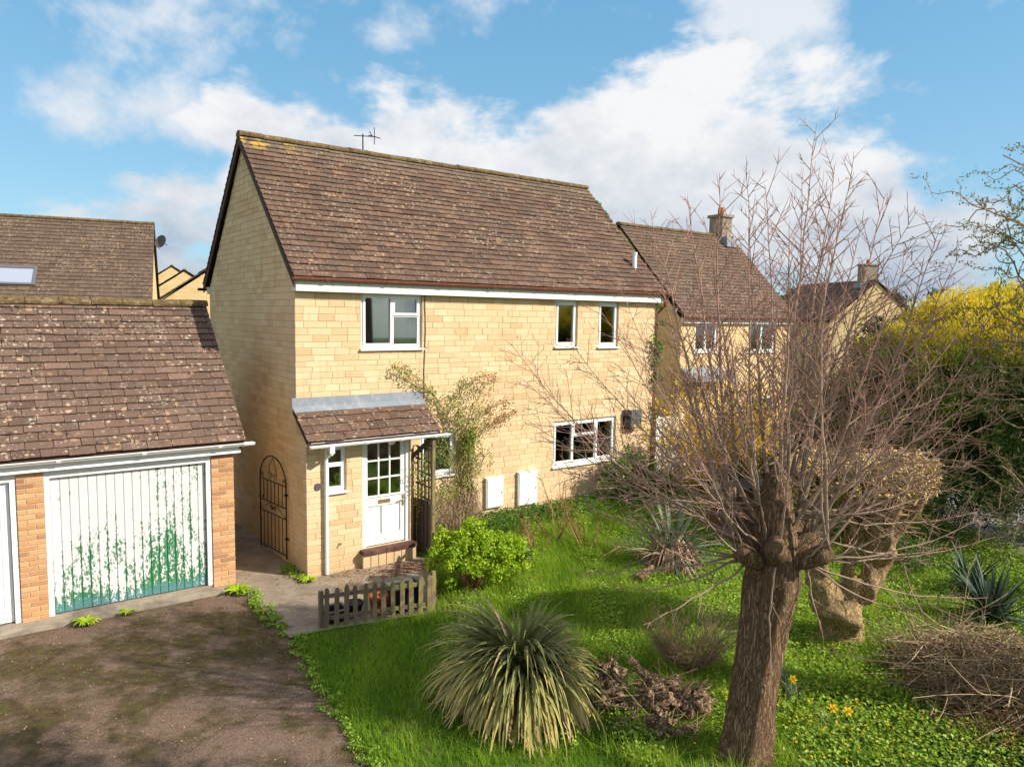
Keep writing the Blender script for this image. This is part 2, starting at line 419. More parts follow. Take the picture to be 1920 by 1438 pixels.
BMORTAR = material('pale_mortar', lambda nt, b: ramp(nt, noise(nt, pos(nt), 20, 3), [(0.3, (0.40, 0.30, 0.20)), (0.7, (0.52, 0.41, 0.29))]), 0.95, 0.1)
def m_peel(nt, b):
    p = pos(nt)
    sp = nd(nt, 'ShaderNodeSeparateXYZ', {0: p}, out=None)
    z = sp.outputs[2]
    g = nd(nt, 'ShaderNodeSeparateXYZ', {0: nd(nt, 'ShaderNodeTexCoord', out=0)}, out=0)
    edge = mth(nt, 'POWER', mth(nt, 'MULTIPLY', mth(nt, 'ABSOLUTE', mth(nt, 'SUBTRACT', g, 0.5)), 2.0), 3.0)
    st = vmth(nt, 'MULTIPLY', p, (1.0, 1.0, 0.36))
    n1 = noise(nt, st, 5.0, 6, 0.7); n2 = noise(nt, vmth(nt, 'MULTIPLY', p, (1, 1, 0.5)), 34, 4, 0.7)
    big = noise(nt, vmth(nt, 'ADD', vmth(nt, 'MULTIPLY', p, (1, 1, 0.5)), (4.3, 0, 0)), 1.5, 3, 0.5)
    low = mth(nt, 'SUBTRACT', 1.0, smooth(nt, mth(nt, 'ADD', z, mth(nt, 'MULTIPLY', mth(nt, 'SUBTRACT', n1, 0.5), 0.9)), 0.12, 0.40))
    zz = mth(nt, 'ADD', mth(nt, 'MULTIPLY', mth(nt, 'SUBTRACT', 1.0, smooth(nt, z, 0.7, 1.75)), 0.16), mth(nt, 'MULTIPLY', low, 0.26))
    fx = mth(nt, 'MULTIPLY', smooth(nt, sp.outputs[0], -3.3, -1.9), 0.11)
    s = mth(nt, 'MULTIPLY', mth(nt, 'SUBTRACT', n1, 0.5), 0.95)
    s = mth(nt, 'ADD', s, zz)
    s = mth(nt, 'ADD', s, mth(nt, 'MULTIPLY', mth(nt, 'SUBTRACT', n2, 0.5), 1.25))
    s = mth(nt, 'ADD', s, mth(nt, 'MULTIPLY', mth(nt, 'SUBTRACT', big, 0.5), 0.7))
    s = mth(nt, 'ADD', s, mth(nt, 'ADD', fx, mth(nt, 'MULTIPLY', edge, 0.17)))
    m = smooth(nt, s, 0.325, 0.345)
    green = mix(nt, mth(nt, 'SUBTRACT', 1.0, smooth(nt, mth(nt, 'ADD', z, mth(nt, 'MULTIPLY', n1, 0.3)), 0.30, 0.50)), (0.025, 0.165, 0.062), (0.075, 0.20, 0.205))
    green = mix(nt, smooth(nt, n2, 0.60, 0.66), green, (0.25, 0.30, 0.27))
    white = mix(nt, mth(nt, 'MULTIPLY', smooth(nt, n1, 0.45, 0.8), 0.3), (0.60, 0.585, 0.58), (0.43, 0.42, 0.43))
    c = mix(nt, m, white, green)
    dk = smooth(nt, s, 0.30, 0.34)
    c = mix(nt, mth(nt, 'MULTIPLY', mth(nt, 'MULTIPLY', dk, mth(nt, 'SUBTRACT', 1.0, m)), 0.7), c, (0.07, 0.08, 0.075))
    bump(nt, b, m, -0.4, 0.004)
    return c
PEEL = material('peeling_paint', m_peel, 0.6, 0.35)
def m_conc(nt, b):
    p = pos(nt)
    n = noise(nt, p, 2.6, 6, 0.65); g = noise(nt, p, 60, 4, 0.7)
    c = ramp(nt, n, [(0.3, (0.17, 0.135, 0.105)), (0.5, (0.26, 0.205, 0.155)), (0.7, (0.34, 0.28, 0.21))])
    c = mix(nt, mth(nt, 'MULTIPLY', smooth(nt, noise(nt, p, 5, 6, 0.7), 0.56, 0.66), 0.6), c, (0.10, 0.085, 0.04))
    c = mix(nt, mth(nt, 'MULTIPLY', smooth(nt, g, 0.52, 0.7), 0.35), c, (0.10, 0.08, 0.065))
    bump(nt, b, mth(nt, 'ADD', g, n), 0.35, 0.01)
    return c
CONC = material('old_concrete', m_conc, 0.95, 0.15)
def m_plinth(nt, b):
    p = pos(nt)
    c = ramp(nt, noise(nt, p, 5, 6, 0.65), [(0.3, (0.16, 0.13, 0.11)), (0.5, (0.27, 0.225, 0.18)), (0.72, (0.38, 0.31, 0.22))])
    bump(nt, b, noise(nt, p, 40, 4, 0.7), 0.4, 0.01)
    return c
PLINTH = material('plinth_concrete', m_plinth, 0.95, 0.15)
def m_tarmac(nt, b):
    p = pos(nt)
    g = noise(nt, p, 42, 5, 0.75); n = noise(nt, p, 1.1, 6, 0.62); st = voro(nt, p, 70)
    c = ramp(nt, g, [(0.3, (0.085, 0.054, 0.038)), (0.5, (0.155, 0.103, 0.075)), (0.68, (0.255, 0.18, 0.135))])
    y = nd(nt, 'ShaderNodeSeparateXYZ', {0: p}, out=1)
    c = mix(nt, mth(nt, 'MULTIPLY', smooth(nt, n, 0.52, 0.72), 0.55), c, (0.29, 0.215, 0.18))
    band = mth(nt, 'MULTIPLY', smooth(nt, y, -3.9, -2.4), mth(nt, 'SUBTRACT', 1.0, smooth(nt, y, -1.3, -0.7)))
    mo = mth(nt, 'ADD', noise(nt, vmth(nt, 'ADD', p, (5, 3, 0)), 1.5, 7, 0.68), mth(nt, 'MULTIPLY', band, 0.10))
    m = mth(nt, 'MULTIPLY', smooth(nt, mo, 0.46, 0.64), mth(nt, 'ADD', 0.35, mth(nt, 'MULTIPLY', smooth(nt, g, 0.35, 0.6), 0.65)))
    mc = ramp(nt, noise(nt, p, 9, 5, 0.7), [(0.3, (0.03, 0.02, 0.008)), (0.48, (0.062, 0.045, 0.012)), (0.62, (0.085, 0.09, 0.016))])
    c = mix(nt, mth(nt, 'MULTIPLY', m, 0.92), c, mc)
    c = mix(nt, mth(nt, 'MULTIPLY', smooth(nt, mth(nt, 'SUBTRACT', 0.2, st), 0.0, 0.12), 0.35), c, (0.34, 0.28, 0.24))
    ck = voro(nt, vmth(nt, 'ADD', p, vmth(nt, 'MULTIPLY', noise(nt, p, 1.7, 5, 0.7, out=1), (0.9, 0.9, 0.9))), 0.42, feature='DISTANCE_TO_EDGE')
    c = mix(nt, mth(nt, 'MULTIPLY', mth(nt, 'SUBTRACT', 1.0, smooth(nt, ck, 0.003, 0.012)), 0.38), c, (0.03, 0.024, 0.014))
    bump(nt, b, mth(nt, 'ADD', g, mth(nt, 'MULTIPLY', m, 0.5)), 0.7, 0.02)
    return c
TARMAC = material('mossy_tarmac', m_tarmac, 0.97, 0.1)
ROADM = material('road_tarmac', lambda nt, b: ramp(nt, noise(nt, pos(nt), 12, 4, 0.7), [(0.3, (0.20, 0.18, 0.18)), (0.7, (0.28, 0.26, 0.26))]), 0.95, 0.1)
def m_soil(nt, b):
    p = pos(nt)
    n = noise(nt, p, 2.0, 6, 0.65); g = noise(nt, p, 30, 5, 0.7)
    c = ramp(nt, n, [(0.35, (0.06, 0.11, 0.014)), (0.5, (0.08, 0.15, 0.018)), (0.65, (0.10, 0.10, 0.035))])
    c = mix(nt, mth(nt, 'MULTIPLY', smooth(nt, g, 0.5, 0.7), 0.6), c, (0.035, 0.03, 0.014))
    bump(nt, b, g, 0.7, 0.03)
    return c
SOIL = material('grassy_soil', m_soil, 0.97, 0.1)
def m_bark(c0, c1, c2, sc=(17, 17, 2.0), st=0.9):
    def f(nt, b):
        o = nd(nt, 'ShaderNodeTexCoord', out=3)
        w = vmth(nt, 'MULTIPLY', o, sc)
        n = noise(nt, w, 1.3, 8, 0.68, 0.8)
        ve = noise(nt, vmth(nt, 'ADD', w, (3.0, 7.0, 1.0)), 2.6, 5, 0.6, 1.2)
        rg = mth(nt, 'ABSOLUTE', mth(nt, 'SUBTRACT', ve, 0.5))
        h = mth(nt, 'ADD', mth(nt, 'MULTIPLY', smooth(nt, rg, 0.0, 0.10), 0.55), n)
        bump(nt, b, h, st, 0.05)
        return ramp(nt, h, [(0.35, c0), (0.8, c1), (1.0, c2)])
    return f
BARK = material('ridged_bark', m_bark((0.09, 0.052, 0.030), (0.26, 0.155, 0.09), (0.34, 0.22, 0.135)), 0.95, 0.1)
PLANEB = material('knobbly_bark', m_bark((0.15, 0.095, 0.045), (0.31, 0.21, 0.10), (0.45, 0.33, 0.17), (9, 9, 5), 0.6), 0.95, 0.1)
def leafmat(name, stops, rough=0.55, transl=0.3, spec=0.3):
    return material(name, lambda nt, b: ramp(nt, gvar(nt), stops), rough, spec, transl)
SHOOT = leafmat('shoot_bark', [(0, (0.17, 0.115, 0.075)), (0.35, (0.33, 0.235, 0.175)), (0.7, (0.34, 0.19, 0.145)), (1, (0.36, 0.165, 0.12))], 0.75, 0.0, 0.25)
GRASS = leafmat('grass_blades', [(0, (0.055, 0.135, 0.012)), (0.4, (0.16, 0.30, 0.02)), (0.75, (0.34, 0.49, 0.035)), (0.93, (0.47, 0.57, 0.075)), (1.0, (0.50, 0.43, 0.19))], 0.7, 0.5, 0.15)
COVER = leafmat('cover_leaves', [(0, (0.035, 0.085, 0.016)), (0.4, (0.12, 0.235, 0.025)), (0.75, (0.31, 0.46, 0.035)), (1, (0.50, 0.60, 0.09))], 0.5, 0.4, 0.3)
YELLOWF = leafmat('yellow_petals', [(0, (0.75, 0.48, 0.01)), (1, (0.85, 0.62, 0.03))], 0.6, 0.25)
STRAP = leafmat('strap_leaves', [(0, (0.19, 0.205, 0.075)), (0.3, (0.31, 0.30, 0.105)), (0.5, (0.42, 0.36, 0.11)), (0.62, (0.48, 0.38, 0.14)), (0.8, (0.58, 0.42, 0.22)), (1, (0.45, 0.29, 0.16))], 0.7, 0.2, 0.15)
SHRUB = leafmat('shrub_leaves', [(0, (0.11, 0.20, 0.01)), (0.4, (0.28, 0.43, 0.016)), (0.8, (0.44, 0.58, 0.025)), (1, (0.58, 0.66, 0.06))], 0.5, 0.45)
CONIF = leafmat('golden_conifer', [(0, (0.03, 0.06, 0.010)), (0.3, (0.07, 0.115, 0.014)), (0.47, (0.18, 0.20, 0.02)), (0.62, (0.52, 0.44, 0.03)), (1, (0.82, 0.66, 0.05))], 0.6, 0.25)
EVERG = leafmat('dark_evergreen', [(0, (0.018, 0.035, 0.010)), (0.5, (0.04, 0.07, 0.018)), (1, (0.09, 0.12, 0.03))], 0.6, 0.2)
HEDGE = leafmat('privet_leaves', [(0, (0.05, 0.07, 0.014)), (0.5, (0.13, 0.15, 0.03)), (1, (0.25, 0.25, 0.06))], 0.5, 0.3)
YUCCA = leafmat('sword_leaves', [(0, (0.012, 0.03, 0.016)), (0.5, (0.032, 0.065, 0.035)), (1, (0.10, 0.15, 0.10))], 0.55, 0.1, 0.25)
CORDY = leafmat('grey_strap_leaves', [(0, (0.045, 0.075, 0.03)), (0.5, (0.12, 0.17, 0.09)), (0.75, (0.22, 0.28, 0.20)), (1, (0.36, 0.24, 0.12))], 0.5, 0.15)
DEADL = leafmat('dead_leaves', [(0, (0.14, 0.075, 0.04)), (0.5, (0.30, 0.18, 0.10)), (1, (0.46, 0.32, 0.19))], 0.8, 0.1)
CLIMB = leafmat('climber_leaves', [(0, (0.13, 0.19, 0.02)), (0.4, (0.27, 0.33, 0.04)), (0.65, (0.38, 0.36, 0.07)), (0.85, (0.38, 0.18, 0.06)), (1, (0.28, 0.10, 0.045))], 0.55, 0.3)
DRYST = leafmat('dry_stems', [(0, (0.13, 0.085, 0.05)), (0.5, (0.28, 0.19, 0.11)), (1, (0.46, 0.34, 0.21))], 0.85, 0.0)
REDST = leafmat('russet_stems', [(0, (0.16, 0.06, 0.025)), (0.5, (0.28, 0.13, 0.06)), (1, (0.36, 0.22, 0.11))], 0.8, 0.0)
STUB = leafmat('clipped_stubs', [(0, (0.26, 0.17, 0.07)), (0.5, (0.50, 0.36, 0.16)), (1, (0.70, 0.54, 0.28))], 0.85, 0.0)
def m_picket(nt, b):
    p = pos(nt)
    z = nd(nt, 'ShaderNodeSeparateXYZ', {0: p}, out=2); x = nd(nt, 'ShaderNodeSeparateXYZ', {0: p}, out=0)
    n = noise(nt, vmth(nt, 'MULTIPLY', p, (1, 1, 0.12)), 30, 5, 0.7); n2 = noise(nt, p, 7, 4, 0.6)
    c = ramp(nt, n, [(0.3, (0.105, 0.074, 0.052)), (0.55, (0.19, 0.138, 0.098)), (0.75, (0.27, 0.20, 0.145))])
    al = mth(nt, 'MULTIPLY', mth(nt, 'ADD', smooth(nt, x, -0.4, 1.0), 0.15), smooth(nt, n2, 0.35, 0.6), 0, True)
    c = mix(nt, mth(nt, 'MULTIPLY', al, 0.8), c, (0.235, 0.20, 0.075))
    bump(nt, b, n, 0.4, 0.008)
    return c
PICKET = material('weathered_picket', m_picket, 0.9, 0.15)
TERRA = material('terracotta', lambda nt, b: (0.40, 0.10, 0.035), 0.8, 0.2)
BLACKP = material('black_plastic', lambda nt, b: (0.012, 0.012, 0.014), 0.6, 0.3)
REDCAR = material('red_car_paint', lambda nt, b: (0.55, 0.03, 0.05), 0.25, 0.6)
QUARRY = material('quarry_tile', m_paint((0.075, 0.035, 0.028), (0.24, 0.11, 0.08), 0.7, 7), 0.7, 0.3)
STUMPW = material('cut_wood', lambda nt, b: ramp(nt, noise(nt, pos(nt), 14, 5), [(0.3, (0.10, 0.062, 0.036)), (0.7, (0.17, 0.11, 0.065))]), 0.9, 0.1)
LOGM = material('log_bark', m_bark((0.06, 0.036, 0.02), (0.21, 0.13, 0.075), (0.38, 0.27, 0.165), (6, 6, 6), 0.8), 0.95, 0.1)

# ---------------------------------------------------------------- ground, paths, road
def build_ground():
    xs = np.concatenate([[-400, -120, -50, -25, -14], np.arange(-10, 20.01, 0.35), [24, 32, 50, 120, 400]])
    ys = np.concatenate([[-120, -40, -20], np.arange(-15, 8.01, 0.35), [12, 18, 28, 45, 90, 200, 600]])
    X, Y = np.meshgrid(xs, ys)
    bumps = np.where((X > -1.2) & (X < 12) & (Y < -0.5), RNG.normal(0, 0.012, X.shape), 0)
    Z = gz(X, Y)+bumps*S(X, -1.0, 0.5)-0.012
    n, m = X.shape
    idx = np.arange(n*m).reshape(n, m)
    F_ = np.stack([idx[:-1, :-1], idx[:-1, 1:], idx[1:, 1:], idx[1:, :-1]], -1).reshape(-1, 4)
    b = MB(); b.add(np.stack([X, Y, Z], -1).reshape(-1, 3), F_)
    b.build('ground', SOIL, None, True, kind='structure', label='soil and grass ground of the garden and beyond')
    def sheet(name, polys, z, mat, lab):
        b = MB()
        for P in polys:
            V = [(x, y, z) for x, y in P]
            b.add(V, [list(range(len(V)))])
        return b.build(name, mat, None, kind='structure', label=lab)
    sheet('driveway', [[(-14, -14), (-2.2, -14), (-1.62, -8.0), (-1.38, -5.8), (-1.22, -4.2), (-1.05, -2.5), (-1.05, -0.36), (-14, -0.36)]], 0.006, TARMAC, 'mossy brown tarmac driveway before the garage')
    b = MB()
    b.add([(-1.04, -2.52, .012), (-0.58, -2.55, .012), (1.08, -2.9, .012), (2.28, -0.72, .012), (2.0, -0.46, .012), (0, -0.46, .012), (0, 7.5, .012), (-1.04, 7.5, .012)], [list(range(8))])
    b.build('path', CONC, None, kind='structure', label='worn concrete path between the garage and the front door')
    b = MB()
    for k, (x, y) in enumerate([(10.2, -9.5), (13.4, -4.6), (30, 3.0)]): pass
    b.add([(10.6, -9.0, .0), (12.6, -5.5, -.03), (18, -1.5, -.28), (60, 8, -.28), (60, -6, -.28), (22, -9, -.28), (13.2, -12, .0)], [list(range(7))])
    V = b.v[0]; V[:, 2] = gz(V[:, 0], V[:, 1])+0.03
    b.build('road', ROADM, None, kind='structure', label='pale grey road seen past the conifer')
build_ground()

# ---------------------------------------------------------------- building helpers
def unit_block(name, mat, ch=0.12):
    """block 1x1x1: front face at y=-1, chamfered front edges (x,z in -.5...5)"""
    b = MB()
    f = 0.5; g = 0.5
    V = [(-f,0,-f),(f,0,-f),(f,0,f),(-f,0,f),(-f,-.8,-f),(f,-.8,-f),(f,-.8,f),(-f,-.8,f),(-f+.018,-1,-f+.05),(f-.018,-1,-f+.05),(f-.018,-1,f-.05),(-f+.018,-1,f-.05)]
    b.add(V, [[4,5,1,0],[5,6,2,1],[6,7,3,2],[7,4,0,3],[8,9,5,4],[9,10,6,5],[10,11,7,6],[11,8,4,7],[11,10,9,8]])
    b.f = [x[:, ::-1] for x in b.f]
    return b.mesh(name, mat)
def courses(z0, z1, seed=3):
    r = random.Random(seed); out = []; z = z0
    while z < z1-0.04:
        h = r.choice([0.095, 0.105, 0.115, 0.125])
        out.append((z, min(z+h, z1))); z += h
    return out
def runs(u0, u1, r, lo=0.22, hi=0.46):
    out = []; u = u0
    while u < u1-0.001:
        w = r.uniform(lo, hi)
        if u1-(u+w) < 0.12: w = u1-u
        out.append((u, u+w)); u += w
    return out
def wall_blocks(u0, u1, cs, openings, seed, lim=None):
    """list of (ua,ub,z0,z1) pieces of coursed stone round rectangular openings; lim(z) -> (umin, umax)"""
    r = random.Random(seed); out = []
    for (za, zb) in cs:
        cols = runs(u0-r.uniform(0, 0.2), u1, r)
        for (p, q) in cols:
            p, q = max(p, u0), min(q, u1)
            near = [o for o in openings if o[0] < q and o[1] > p and o[2] < zb and o[3] > za]
            zs = sorted({za, zb} | {z for o in near for z in o[2:4] if za+0.012 < z < zb-0.012})
            for a, c in zip(zs[:-1], zs[1:]):
                zm = (a+c)/2; seg = [(p, q)]
                for o in near:
                    if not o[2] < zm < o[3]: continue
                    nx_ = []
                    for (x, y) in seg:
                        if o[1] <= x or o[0] >= y: nx_.append((x, y)); continue
                        if o[0] > x: nx_.append((x, o[0]))
                        if o[1] < y: nx_.append((o[1], y))
                    seg = nx_
                for (x, y) in seg:
                    if y-x > 0.02: out.append((x, y, a, c))
    return out
def box_obj(name, mat, parent, *boxes, **tags):
    b = MB()
    for bx in boxes: b.box(*bx)
    return b.build(name, mat, parent, **tags)
def gutter_mesh(p, q, r, mat, name='gutter', nb=0, thick=0.006):
    """half-round gutter from p to q (horizontal along x), with bracket collars"""
    b = MB()
    th = np.linspace(math.pi, 2*math.pi, 9)
    def arc(x, R_): return [(x, p[1]+R_*math.cos(t), p[2]+R_*math.sin(t)) for t in th]
    n = len(th)
    V = arc(p[0], r)+arc(q[0], r)
    b.add(V, [[i, i+1, n+i+1, n+i] for i in range(n-1)])
    V = arc(p[0], r-thick)+arc(q[0], r-thick)
    b.add(V, [[i+1, i, n+i, n+i+1] for i in range(n-1)])
    for x in (p[0], q[0]): b.add(arc(x, r), [list(range(n))])
    b.box(p[0], q[0], p[1]-r-.004, p[1]-r+.008, p[2]-.004, p[2]+.006)
    for k in range(nb):
        x = p[0]+(q[0]-p[0])*(k+0.5)/nb
        V = arc(x-.03, r+.008)+arc(x+.03, r+.008)
        b.add(V, [[i, i+1, n+i+1, n+i] for i in range(n-1)]+[list(range(n))]+[list(range(2*n-1, n-1, -1))])
    return b.mesh(name, mat)
UP_TILE = {}
def tile_unit(mat):
    if mat.name not in UP_TILE:
        b = MB()
        # x across, y up the slope (0..1), z thickness; lower edge slightly rounded
        V = [(-.5,0,.85),(.5,0,.85),(.5,1,-.1),(-.5,1,-.1),(-.5,0,1.15),(.5,0,1.15),(.5,.05,1.3),(-.5,.05,1.3),(.5,1,.3),(-.5,1,.3)]
        b.add(V, [[0,3,2,1],[0,1,5,4],[4,5,6,7],[7,6,8,9],[1,2,8,6],[0,4,7,9,3],[1,6,5]])
        UP_TILE[mat.name] = b.mesh('tile', mat)
    return UP_TILE[mat.name]
def tiled_slope(roof, p0, ux, us, width, length, gauge, tw, mat, limit=300, holes=(), seed=1, thick=0.034):
    """tiles on a slope: p0 lower-left corner, ux along the eave, us up the slope (unit vectors). The largest in the picture are parts, the rest one part."""
    p0 = np.array(p0, float); ux = np.array(ux, float); us = np.array(us, float); un = np.cross(ux, us)
    r = random.Random(seed); tl = []
    nr = int(round(length/gauge)); gauge = length/nr
    for i in range(nr):
        off = tw/2 if i % 2 else 0.0
        x = -off
        while x < width-0.01:
            a, c = max(x, 0)+.004, min(x+tw, width)-.004
            x += tw
            if c-a < 0.03: continue
            y = i*gauge
            if any(h[0] < (a+c)/2 < h[1] and h[2] < y+gauge/2 < h[3] for h in holes): continue
            tl.append((a, c, y+r.uniform(-.008, .008)-(.012 if r.random() < .03 else 0), r.uniform(-.016, .016), r.uniform(0, .008)))
    sc_ = []
    for t in tl:
        c = p0+ux*(t[0]+t[1])/2+us*(t[2]+gauge/2)
        u, v, z = project(c)
        sc_.append((-(1 if (0 < u < 1920 and 0 < v < 1438) else 0)*(t[1]-t[0])/z**2))
    order = np.argsort(sc_, kind='stable'); big = set(order[:limit].tolist()) if limit else set()
    me = tile_unit(mat); rest = MB(); nrest = 0
    base = np.array([[v.co.x, v.co.y, v.co.z] for v in me.vertices])
    faces = [list(p.vertices) for p in me.polygons]
    fq = {}
    for f_ in faces: fq.setdefault(len(f_), []).append(f_)
    for k, (a, c, y, rot, lift) in enumerate(tl):
        w, ln = c-a, min(gauge*1.25, length-y+0.02)
        o = p0+ux*(a+c)/2+us*y+un*(0.004+lift)
        X_ = ux*math.cos(rot)+us*math.sin(rot); Y_ = us*math.cos(rot)-ux*math.sin(rot)
        if k in big:
            ob = link('tile', me, roof)
            m = Matrix.Identity(4)
            for i in range(3):
                m[i][0] = X_[i]*w; m[i][1] = Y_[i]*ln; m[i][2] = un[i]*thick; m[i][3] = o[i]
            ob.matrix_basis = m
        else:
            V = o+base[:, :1]*w*X_+base[:, 1:2]*ln*Y_+base[:, 2:]*thick*un
            rest.add(V, [np.array(v) for v in fq.values()], r.random()); nrest += 1
    if nrest: rest.build('tiles', mat, roof, kind='stuff')
def ridge_tiles(roof, p, q, mat, L_=0.46, r=0.13, seed=2):
    p = np.array(p, float); q = np.array(q, float); D = q-p; tot = np.linalg.norm(D); D /= tot
    n = int(round(tot/L_)); sdv = np.cross(D, (0, 0, 1)); sdv /= np.linalg.norm(sdv)
    rr = random.Random(seed)
    for k in range(n):
        b = MB(); th = np.linspace(-0.35, math.pi+0.35, 9)
        V = []
        for t, R_ in ((k*tot/n+.004, r), ((k+1)*tot/n-.004, r*0.97)):
            c = p+D*t+np.array([0, 0, rr.uniform(-.008, .008)])
            V += [c+sdv*R_*math.cos(a)+np.array([0, 0, 1])*R_*0.62*math.sin(a) for a in th]
        n_ = len(th)
        b.add(V, [[i, i+1, n_+i+1, n_+i] for i in range(n_-1)]+[list(range(n_)), list(range(2*n_-1, n_-1, -1))], rr.random())
        b.build('ridge_tile', mat, roof)
def window(parent, x0, x1, z0, z1, y, lights, fw=0.055, sill=True, axis='x', mat=None, blind=None, sash_frame=0.045):
    """uPVC window in a wall facing -y; lights: (x0,x1,z0,z1,opening). Thing part 'window' > pane, sash, sill"""
    mat = mat or UPVC
    b = MB()
    ya, yb = y+0.045, y+0.105
    b.box(x0, x1, ya, yb, z1-fw, z1); b.box(x0, x1, ya, yb, z0, z0+fw)
    b.box(x0, x0+fw, ya, yb, z0+fw, z1-fw); b.box(x1-fw, x1, ya, yb, z0+fw, z1-fw)
    xs = sorted({l[0] for l in lights} | {l[1] for l in lights})
    w = b.build('window', mat, parent)
    for (a, c, d, e, op) in lights:
        # mullions appear as each light's own bead
        t = sash_frame if op else 0.028
        yy = ya-0.018 if op else ya+0.004
        f = MB()
        f.box(a, c, yy, yb-.01, e-t, e); f.box(a, c, yy, yb-.01, d, d+t)
        f.box(a, a+t, yy, yb-.01, d+t, e-t); f.box(c-t, c, yy, yb-.01, d+t, e-t)
        f.build('sash', mat, w)
        g = MB(); g.box(a+t-.004, c-t+.004, ya+.018, ya+.03, d+t-.004, e-t+.004); g.build('pane', GLASS, w)
    if sill:
        s = MB(); s.box(x0-.03, x1+.03, y-.055, ya+.02, z0-.032, z0-.002)
        s.build('sill', mat, w)
    return w
def core_wall(b, x0, x1, z0, z1, y, ops, rev=0.11):
    """front skin with real openings and reveals (wall facing -y at plane y)"""
    xs = sorted({x0, x1} | {v for o in ops for v in o[:2]}); zs = sorted({z0, z1} | {v for o in ops for v in o[2:4]})
    for xa, xb in zip(xs[:-1], xs[1:]):
        for za, zb in zip(zs[:-1], zs[1:]):
            xm, zm = (xa+xb)/2, (za+zb)/2
            if any(o[0] < xm < o[1] and o[2] < zm < o[3] for o in ops): continue
            b.quad((xa, y, za), (xb, y, za), (xb, y, zb), (xa, y, zb))
            b.quad((xb, y+rev, za), (xa, y+rev, za), (xa, y+rev, zb), (xb, y+rev, zb))
    for (xa, xb, za, zb) in [o[:4] for o in ops]:
        b.quad((xa, y, za), (xa, y, zb), (xa, y+rev, zb), (xa, y+rev, za)); b.quad((xb, y, zb), (xb, y, za), (xb, y+rev, za), (xb, y+rev, zb))
        b.quad((xa, y, zb), (xb, y, zb), (xb, y+rev, zb), (xa, y+rev, zb)); b.quad((xa, y, za), (xa, y+rev, za), (xb, y+rev, za), (xb, y, za))

